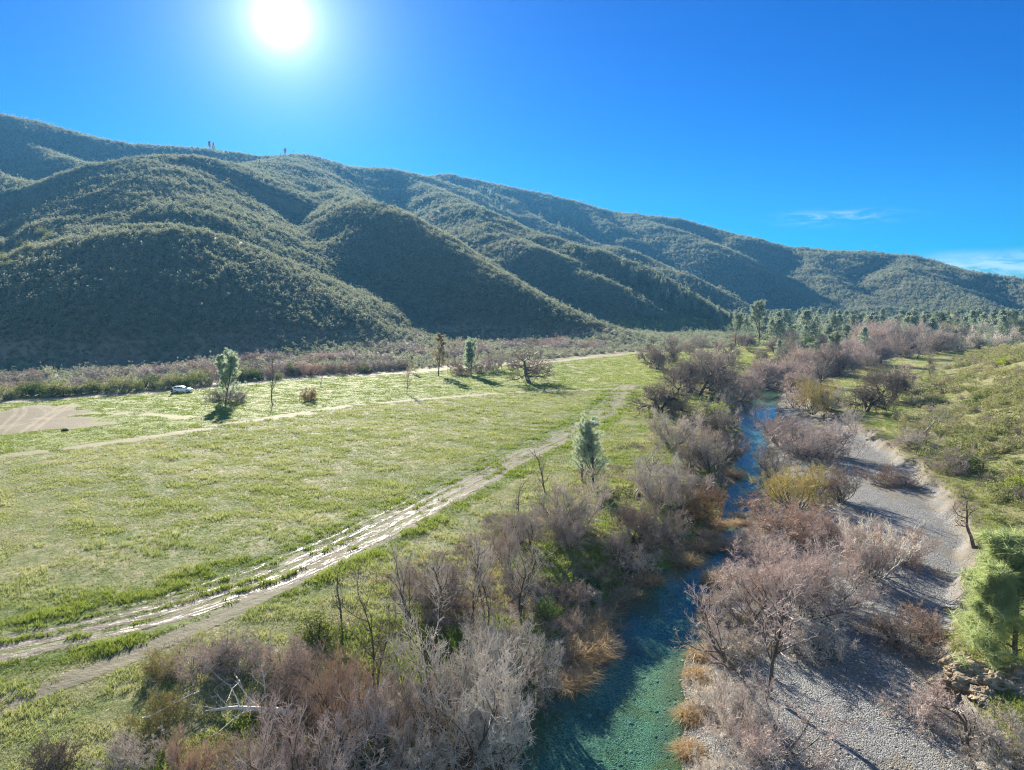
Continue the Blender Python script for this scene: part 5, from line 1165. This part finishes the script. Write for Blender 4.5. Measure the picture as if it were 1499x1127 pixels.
def build_car():
    P = at(267, 573.5)
    e = bpy.data.objects.new('parked_car', None); C.objects.link(e); e.location = (P[0], P[1], zat(P[0], P[1])+0.02); e.rotation_euler = (0, 0, 0.12)
    tag(e, 'white estate style car parked on the dirt road at the far edge of the field', 'car')
    white = simple('car_paint', (0.78, 0.79, 0.80), 0.25, 0.0, 0.6, 0.02); dark = simple('car_glass', (0.02, 0.025, 0.03), 0.08, 0.0, 0.8, 0.05); tyre = simple('tyre_rubber', (0.02, 0.02, 0.02), 0.8, 0, 0.2)
    rim = simple('wheel_rim', (0.45, 0.46, 0.48), 0.3, 0.8); trim = simple('black_trim', (0.03, 0.03, 0.03), 0.5); red = simple('tail_lamp', (0.45, 0.02, 0.02), 0.2); lamp = simple('head_lamp', (0.8, 0.8, 0.82), 0.1)
    # lower body: stations along x (front = +x): (x, half width, z bottom, z top)
    st = [(-2.32, .70, .45, .80), (-2.25, .84, .34, .98), (-1.9, .91, .28, 1.04), (-1.0, .93, .26, 1.02), (0, .93, .26, 1.00), (0.9, .93, .26, .98), (1.2, .92, .28, .96), (1.8, .90, .30, .88), (2.15, .84, .32, .76), (2.34, .68, .40, .62)]
    rings = [[(x, -w*.92, zb), (x, -w, zb+.15), (x, -w, zb+(zt-zb)*.6), (x, -w*.93, zt), (x, w*.93, zt), (x, w, zb+(zt-zb)*.6), (x, w, zb+.15), (x, w*.92, zb)] for x, w, zb, zt in st]
    bm_obj('body', loft(rings), white, e, True)
    st = [(-2.2, .80, 1.00, 1.02), (-1.95, .74, 1.00, 1.40), (-1.6, .70, 1.00, 1.50), (-0.6, .68, 1.00, 1.54), (0.15, .67, 1.00, 1.49), (0.6, .70, .98, 1.30), (1.15, .78, .95, .97)]
    rings = [[(x, -w-.1, zb), (x, -w, zt-.03), (x, -w+.12, zt), (x, w-.12, zt), (x, w, zt-.03), (x, w+.1, zb)] for x, w, zb, zt in st]
    cab = bm_obj('cabin', loft(rings), white, e, True)
    for s in (-1, 1):       # side windows, a few mm proud of the cabin
        for x0, x1, zt0, zt1 in ((-1.75, -1.05, 1.38, 1.44), (-0.98, -0.25, 1.44, 1.44), (-0.18, 0.62, 1.43, 1.16)):
            bm = bmesh.new(); y0, y1 = s*.835, s*.735
            vs = [bm.verts.new(p) for p in ((x0, y0+s*.0, 1.06), (x1+(.2 if x1 > .5 else 0), y0, 1.06), (x1, y1+s*(.02 if zt1 > 1.3 else .06), zt1), (x0+.06, y1, zt0))]
            f = bm.faces.new(vs); r = bmesh.ops.extrude_face_region(bm, geom=[f])
            for v in r['geom']:
                if isinstance(v, bmesh.types.BMVert): v.co.y -= s*.05
            bmesh.ops.recalc_face_normals(bm, faces=bm.faces); bm_obj('window', bm, dark, e)
        bm = bmesh.new(); box_bm(bm, 0.35, .55, s*.95-.08, s*.95+.08, 1.0, 1.12, .03); bm_obj('mirror', bm, white, e)
        bm = bmesh.new(); box_bm(bm, -2.33, -2.2, s*.72-.12, s*.72+.1, .78, .95, .02); bm_obj('taillight', bm, red, e)
        bm = bmesh.new(); box_bm(bm, 2.12, 2.26, s*.66-.16, s*.66+.12, .60, .73, .02); bm_obj('headlight', bm, lamp, e)
        bm = bmesh.new(); box_bm(bm, -1.6, 1.0, s*.93-.02, s*.93+.02, .28, .38, .01); bm_obj('sill_trim', bm, trim, e)
        for x in (-1.42, 1.42):
            w = bpy.data.objects.new('wheel', None); C.objects.link(w); w.parent = e; w.location = (x, s*.86, .34); w.rotation_euler = (PI/2, 0, 0)
            bm = bmesh.new(); bmesh.ops.create_cone(bm, cap_ends=True, segments=28, radius1=.34, radius2=.34, depth=.22); bmesh.ops.bevel(bm, geom=[q for q in bm.edges if len(q.link_faces) == 2 and any(len(f.verts) > 4 for f in q.link_faces)], offset=.03, segments=2, affect='EDGES'); bm_obj('tyre', bm, tyre, w)
            bm = bmesh.new(); bmesh.ops.create_cone(bm, cap_ends=True, segments=20, radius1=.22, radius2=.22, depth=.235); bm_obj('rim', bm, rim, w)
    bm = bmesh.new(); vs = [bm.verts.new(p) for p in ((.68, -.70, 1.27), (.68, .70, 1.27), (1.12, .76, 1.0), (1.12, -.76, 1.0))]; f = bm.faces.new(vs); r = bmesh.ops.extrude_face_region(bm, geom=[f])
    for v in r['geom']:
        if isinstance(v, bmesh.types.BMVert): v.co.x += .02; v.co.z += .03
    bmesh.ops.recalc_face_normals(bm, faces=bm.faces); bm_obj('windscreen', bm, dark, e)
    bm = bmesh.new(); box_bm(bm, -2.17, -2.10, -.66, .66, 1.06, 1.30, .02); bm_obj('rear_window', bm, dark, e)
    bm = bmesh.new(); box_bm(bm, 2.28, 2.36, -.4, .4, .42, .58, .02); bm_obj('grille', bm, trim, e)

def skin_body(name, verts, edges, radii, mat, parent=None, root=0, sub=2):
    me = bpy.data.meshes.new(name); me.from_pydata(verts, edges, []); o = link(name, me, parent)
    sk = o.modifiers.new('skin', 'SKIN'); sk.use_smooth_shade = True
    for i, r in enumerate(radii):
        d = me.skin_vertices[0].data[i]; d.radius = (r, r) if not isinstance(r, tuple) else r
        d.use_root = (i == root)
    s = o.modifiers.new('sub', 'SUBSURF'); s.levels = sub; s.render_levels = sub
    dg = bpy.context.evaluated_depsgraph_get(); m2 = bpy.data.meshes.new_from_object(o.evaluated_get(dg)); o.modifiers.clear(); o.data = m2; m2.materials.clear(); m2.materials.append(mat)
    return o
def build_person():
    P = at(252, 577)
    e = bpy.data.objects.new('person', None); C.objects.link(e); e.location = (P[0], P[1], zat(P[0], P[1])); e.rotation_euler = (0, 0, 0.4)
    tag(e, 'person in dark clothes standing behind the parked white car', 'person')
    skin = simple('skin', (0.42, 0.26, 0.19), 0.6); jacket = simple('dark_jacket', (0.025, 0.027, 0.035), 0.8); jeans = simple('dark_jeans', (0.03, 0.04, 0.065), 0.8); hair = simple('dark_hair', (0.03, 0.02, 0.015), 0.6); shoe = simple('shoes', (0.04, 0.035, 0.03), 0.6)
    V = [(0, 0, .95), (0, 0, 1.12), (0, .01, 1.30), (0, .0, 1.43), (0, .01, 1.52), (0, .03, 1.60), (0, .02, 1.70),
         (-.18, 0, 1.42), (-.24, .0, 1.14), (-.22, .10, .92), (-.21, .13, .84), (.18, 0, 1.42), (.24, .0, 1.14), (.22, .10, .92), (.21, .13, .84),
         (-.09, 0, .90), (-.11, .02, .50), (-.12, -.02, .09), (-.13, .12, .04), (.09, 0, .90), (.11, .04, .50), (.13, .02, .09), (.14, .16, .04)]
    E = [(0, 1), (1, 2), (2, 3), (3, 4), (4, 5), (5, 6), (3, 7), (7, 8), (8, 9), (9, 10), (3, 11), (11, 12), (12, 13), (13, 14), (0, 15), (15, 16), (16, 17), (17, 18), (0, 19), (19, 20), (20, 21), (21, 22)]
    R = [(.15, .11), (.14, .10), (.17, .11), (.10, .08), .055, .085, .075, .06, .045, .035, .028, .06, .045, .035, .028, .085, .06, .04, .035, .085, .06, .04, .035]
    skin_body('body', V, E, R, skin, e)
    # fingers and thumb of each hand
    for s in (-1, 1):
        hv = [(s*.21, .13, .84)]; he = []; hr = [.022]
        for k in range(5):
            a = (k-2)*.016; l = (.045, .07, .078, .072, .055)[k] if k else .05; o = len(hv)
            hv += [(s*.21+a*.4, .14+a, .81), (s*.21+a*.5, .15+a*1.2, .81-l*.6), (s*.205+a*.5, .145+a*1.2, .81-l)]; he += [(0, o), (o, o+1), (o+1, o+2)]; hr += [.010, .009, .007]
        skin_body('hand', hv, he, hr, skin, e, sub=1)
    JV = [(0, 0, .92), (0, 0, 1.12), (0, .01, 1.30), (0, .0, 1.45), (-.18, 0, 1.42), (-.245, .0, 1.14), (-.225, .10, .94), (.18, 0, 1.42), (.245, .0, 1.14), (.225, .10, .94)]
    skin_body('jacket', JV, [(0, 1), (1, 2), (2, 3), (3, 4), (4, 5), (5, 6), (3, 7), (7, 8), (8, 9)], [(.18, .13), (.165, .12), (.19, .13), (.11, .09), .075, .058, .046, .075, .058, .046], jacket, e)
    skin_body('trousers', [(0, 0, .93), (-.09, 0, .88), (-.11, .02, .50), (-.12, -.02, .10), (.09, 0, .88), (.11, .04, .50), (.13, .02, .10)], [(0, 1), (1, 2), (2, 3), (0, 4), (4, 5), (5, 6)], [(.16, .12), .10, .075, .06, .10, .075, .06], jeans, e)
    for s, y in ((-1, 0), (1, .04)):
        skin_body('shoe', [(s*.125, y-.05, .05), (s*.13, y+.08, .045), (s*.135, y+.19, .035)], [(0, 1), (1, 2)], [.05, .05, .04], shoe, e, sub=1)
    bm = bmesh.new(); bmesh.ops.create_uvsphere(bm, u_segments=16, v_segments=10, radius=.115)
    for v in bm.verts: v.co = (v.co.x*.95, v.co.y*1.05-.005, v.co.z*1.0+1.68); 
    bmesh.ops.delete(bm, geom=[v for v in bm.verts if v.co.z < 1.64 and v.co.y > -.01], context='VERTS'); bm_obj('hair', bm, hair, e, True)
    bm = bmesh.new()
    for s in (-1, 1): bmesh.ops.create_uvsphere(bm, u_segments=8, v_segments=6, radius=.012); 
    for i, v in enumerate(bm.verts): v.co.x += .035 if i < len(bm.verts)/2 else -.035; v.co.y += .105; v.co.z += 1.655
    bm_obj('eyes', bm, hair, e); bm = bmesh.new(); bmesh.ops.create_cone(bm, cap_ends=True, segments=8, radius1=.018, radius2=.008, depth=.05)
    for v in bm.verts: v.co.y += .122; v.co.z += 1.63
    bm_obj('nose', bm, skin, e)

def build_log():
    pale = M['bark_pale']; rng = np.random.default_rng(77)
    a = at(432, 1068, -0.5); b = at(300, 1062, -0.3); za = zat(a[0], a[1])+.35; zb = zat(b[0], b[1])+.25
    e = bpy.data.objects.new('fallen_log', None); C.objects.link(e); e.location = (a[0], a[1], za)
    tag(e, 'pale fallen log with bare branches lying at the thicket edge', 'log')
    d = np.array([b[0]-a[0], b[1]-a[1], zb-za]); L = np.linalg.norm(d)
    P0 = grow_lines(rng, np.zeros((1, 3)), d[None], np.array([L]), 10, 0.06, 0.0); v, f = tubes(P0, np.array([0.20]), 0.25, 10); link('trunk', mesh_np('log_trunk', v, [f], [pale], True), e)
    P1, L1, R1 = spawn(rng, P0, np.array([L]), np.array([.12]), 9, 0.3, 1.0, .7, .5, .5, 7, .16, 0.03); P1[:, :, 2] = np.maximum(P1[:, :, 2], -.2)
    P2, L2, R2 = spawn(rng, P1, L1, R1, 5, .2, 1, .7, .5, .5, 5, .2, 0)
    for i in range(len(P1)):
        v1, f1 = tubes(P1[i:i+1], np.maximum(R1[i:i+1], .025), .3, 5); k = slice(i*5, i*5+5); v2, f2 = tubes(P2[k], np.maximum(R2[k], .012), .4, 3); V, F = merge([(v1, f1), (v2, f2)])
        link('branch', mesh_np('log_branch', V, F, [pale], True), e)
    for (u0, v0, u1, v1, r, lb) in ((560, 1035, 470, 985, .06, None), (300, 1000, 375, 1035, .05, 'thin pale dead branch lying across the brambles above the fallen log'), (210, 1080, 300, 1045, .05, 'thin pale dead branch lying on the ground left of the fallen log'), (345, 1015, 405, 1040, .045, 'curved grey dead branch just above the fallen log'), (930, 828, 1000, 760, .05, None), (770, 960, 800, 935, .07, 'white bent dead branch over the left edge of the creek')):
        if lb is None: continue
        a = at(u0, v0, -.5); b = at(u1, v1, -.5); za = zat(a[0], a[1])+.6; d = np.array([b[0]-a[0], b[1]-a[1], .3]); P = grow_lines(rng, np.zeros((1, 3)), d[None], np.array([np.linalg.norm(d)]), 9, .16, 0.02); v, f = tubes(P, np.array([r]), .3, 6)
        Q, LQ, RQ = spawn(rng, P, np.array([2.5]), np.array([r]), 7, .2, 1, .7, .4, .5, 5, .2, 0); v2, f2 = tubes(Q, np.maximum(RQ, .012), .3, 3); V, F = merge([(v, f), (v2, f2)])
        o = link('dead_branch', mesh_np('dead_branch', V, F, [pale], True)); o.location = (a[0], a[1], za); tag(o, lb, 'branch')

def rock_mesh(name, seed, size, mat, sub=5):
    bm = bmesh.new(); bmesh.ops.create_icosphere(bm, subdivisions=sub, radius=1.0); co_ = np.array([v.co[:] for v in bm.verts]); F = np.array([[v.index for v in f.verts] for f in bm.faces]); bm.free()
    n = fbm(co_[:, 0]*1.3+co_[:, 2]*2.1+seed*7, co_[:, 1]*1.3+seed, 0.8, 3, seed); lay = np.abs(((co_[:, 2]*1.0+co_[:, 0]*.8+.15*n)*3.2) % 1-.5)*2
    rdg = 1-np.abs(fbm(co_[:, 0]+seed, co_[:, 1]*2.5+co_[:, 2], 0.35, 4, seed+3))
    r = 0.85+0.30*n+0.035*lay+0.14*rdg
    return mesh_np(name, co_*r[:, None]*np.array(size), [F], [mat], False)
def build_rocks():
    m, t, out = newmat('ledge_rock'); p = t.pos(); n = t.noise(t.scale(p, 1, 1, 3.0, .5), 2.2, 6, .65); n2 = t.noise(p, 9, 4)
    c = t.mix(t.mr(n, .35, .65), (0.14, 0.11, 0.075), (0.38, 0.31, 0.22)); c = t.mix(t.mr(n2, .55, .7), c, (0.28, 0.20, 0.11))
    principled(t, out, c, .85, t.bump(t.math('ADD', n, t.math('MULTIPLY', n2, .4)), .9, .15), .2)
    S = [(1400, 990, (1.6, 1.1, .8), 'left end boulder of the tan rock ledge beside the lower gravel'), (1430, 985, (1.9, 1.3, 1.0), 'pale streaked boulder in the tan rock ledge under the light green pine'), (1462, 1000, (1.7, 1.2, 1.1), 'tallest dark faced boulder of the rock ledge'), (1490, 985, (1.6, 1.2, .9), 'boulder of the rock ledge nearest the big pine trunk'), (1440, 1012, (1.2, .8, .6), 'low front boulder at the foot of the rock ledge'), (1385, 930, (.9, .6, .5), 'small dark boulder on the bank above the rock ledge'), (1390, 890, (.8, .5, .45), 'small boulder on the cut bank left of the light green pine'), (1330, 712, (.9, .6, .5), 'dark rock in the cut bank by the upper gravel'), (1318, 698, (.7, .5, .4), 'smaller rock above the dark one in the upper cut bank'), (1500, 1012, (1.3, .9, .7), 'boulder at the right edge of the rock ledge'), (1412, 968, (1.2, .9, .7), 'tan boulder on the upper side of the rock ledge')]
    for i, (u, v, s, lb) in enumerate(S):
        q = at(u, v, -1.0); z = zat(q[0], q[1]); q = at(u, v, z); o = link('boulder', rock_mesh('boulder', 5+i, s, m, 5)); o.location = (q[0], q[1], zat(q[0], q[1])-s[2]*.45); o.rotation_euler = (0, .15, 0.3*i); tag(o, lb, 'rock')
    dk = simple('dark_rock', (0.05, 0.045, 0.04), .9, 0, .2, .4)
    q = at(95, 631); o = link('rock', rock_mesh('rock', 3, (.55, .4, .3), dk, 4)); o.location = (q[0], q[1], zat(q[0], q[1])+.1); tag(o, 'small dark lump lying in the bright grass left of the field tracks', 'rock')
SUN_E = 5.0; SKY_S = 0.033; SKY_SAT = 1.6; SKY_HUE = 0.50; SKY_TINT = (0.04, 0.60, 1.10); GLOW = (1.6, 8.0, 10.0, 3.0, 2.6, 15.0); FILL_SKY = (2.6, 2.5, 2.3); CLOUDC = (8.0, 10, 12.0)
HAZE_C = (0.07, 0.30, 0.66, 1); HAZE_D = 0.00012; HAZE_G = 0.3
sc.view_settings.view_transform = 'Standard'; sc.view_settings.look = 'None'; sc.view_settings.exposure = 1.8; sc.view_settings.gamma = 1.0
sc.view_settings.use_curve_mapping = False
cy = sc.cycles
cy.use_denoising = True; sc.cycles.denoiser = 'OPENIMAGEDENOISE'; sc.cycles.denoising_prefilter = 'NONE'; sc.cycles.denoising_input_passes = 'RGB_ALBEDO_NORMAL'; sc.cycles.pixel_filter_type = 'BLACKMAN_HARRIS'; sc.cycles.filter_width = 1.15; cy.max_bounces = 6; cy.diffuse_bounces = 4; cy.glossy_bounces = 2; cy.transmission_bounces = 3; cy.transparent_max_bounces = 6; cy.volume_bounces = 0
cy.use_adaptive_sampling = True; cy.adaptive_threshold = 0.012; cy.sample_clamp_indirect = 6; cy.caustics_reflective = False; cy.caustics_refractive = False
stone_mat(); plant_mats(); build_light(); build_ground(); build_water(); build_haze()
build_cover(); build_protos(); build_plants(); build_car(); build_person(); build_log(); build_rocks()
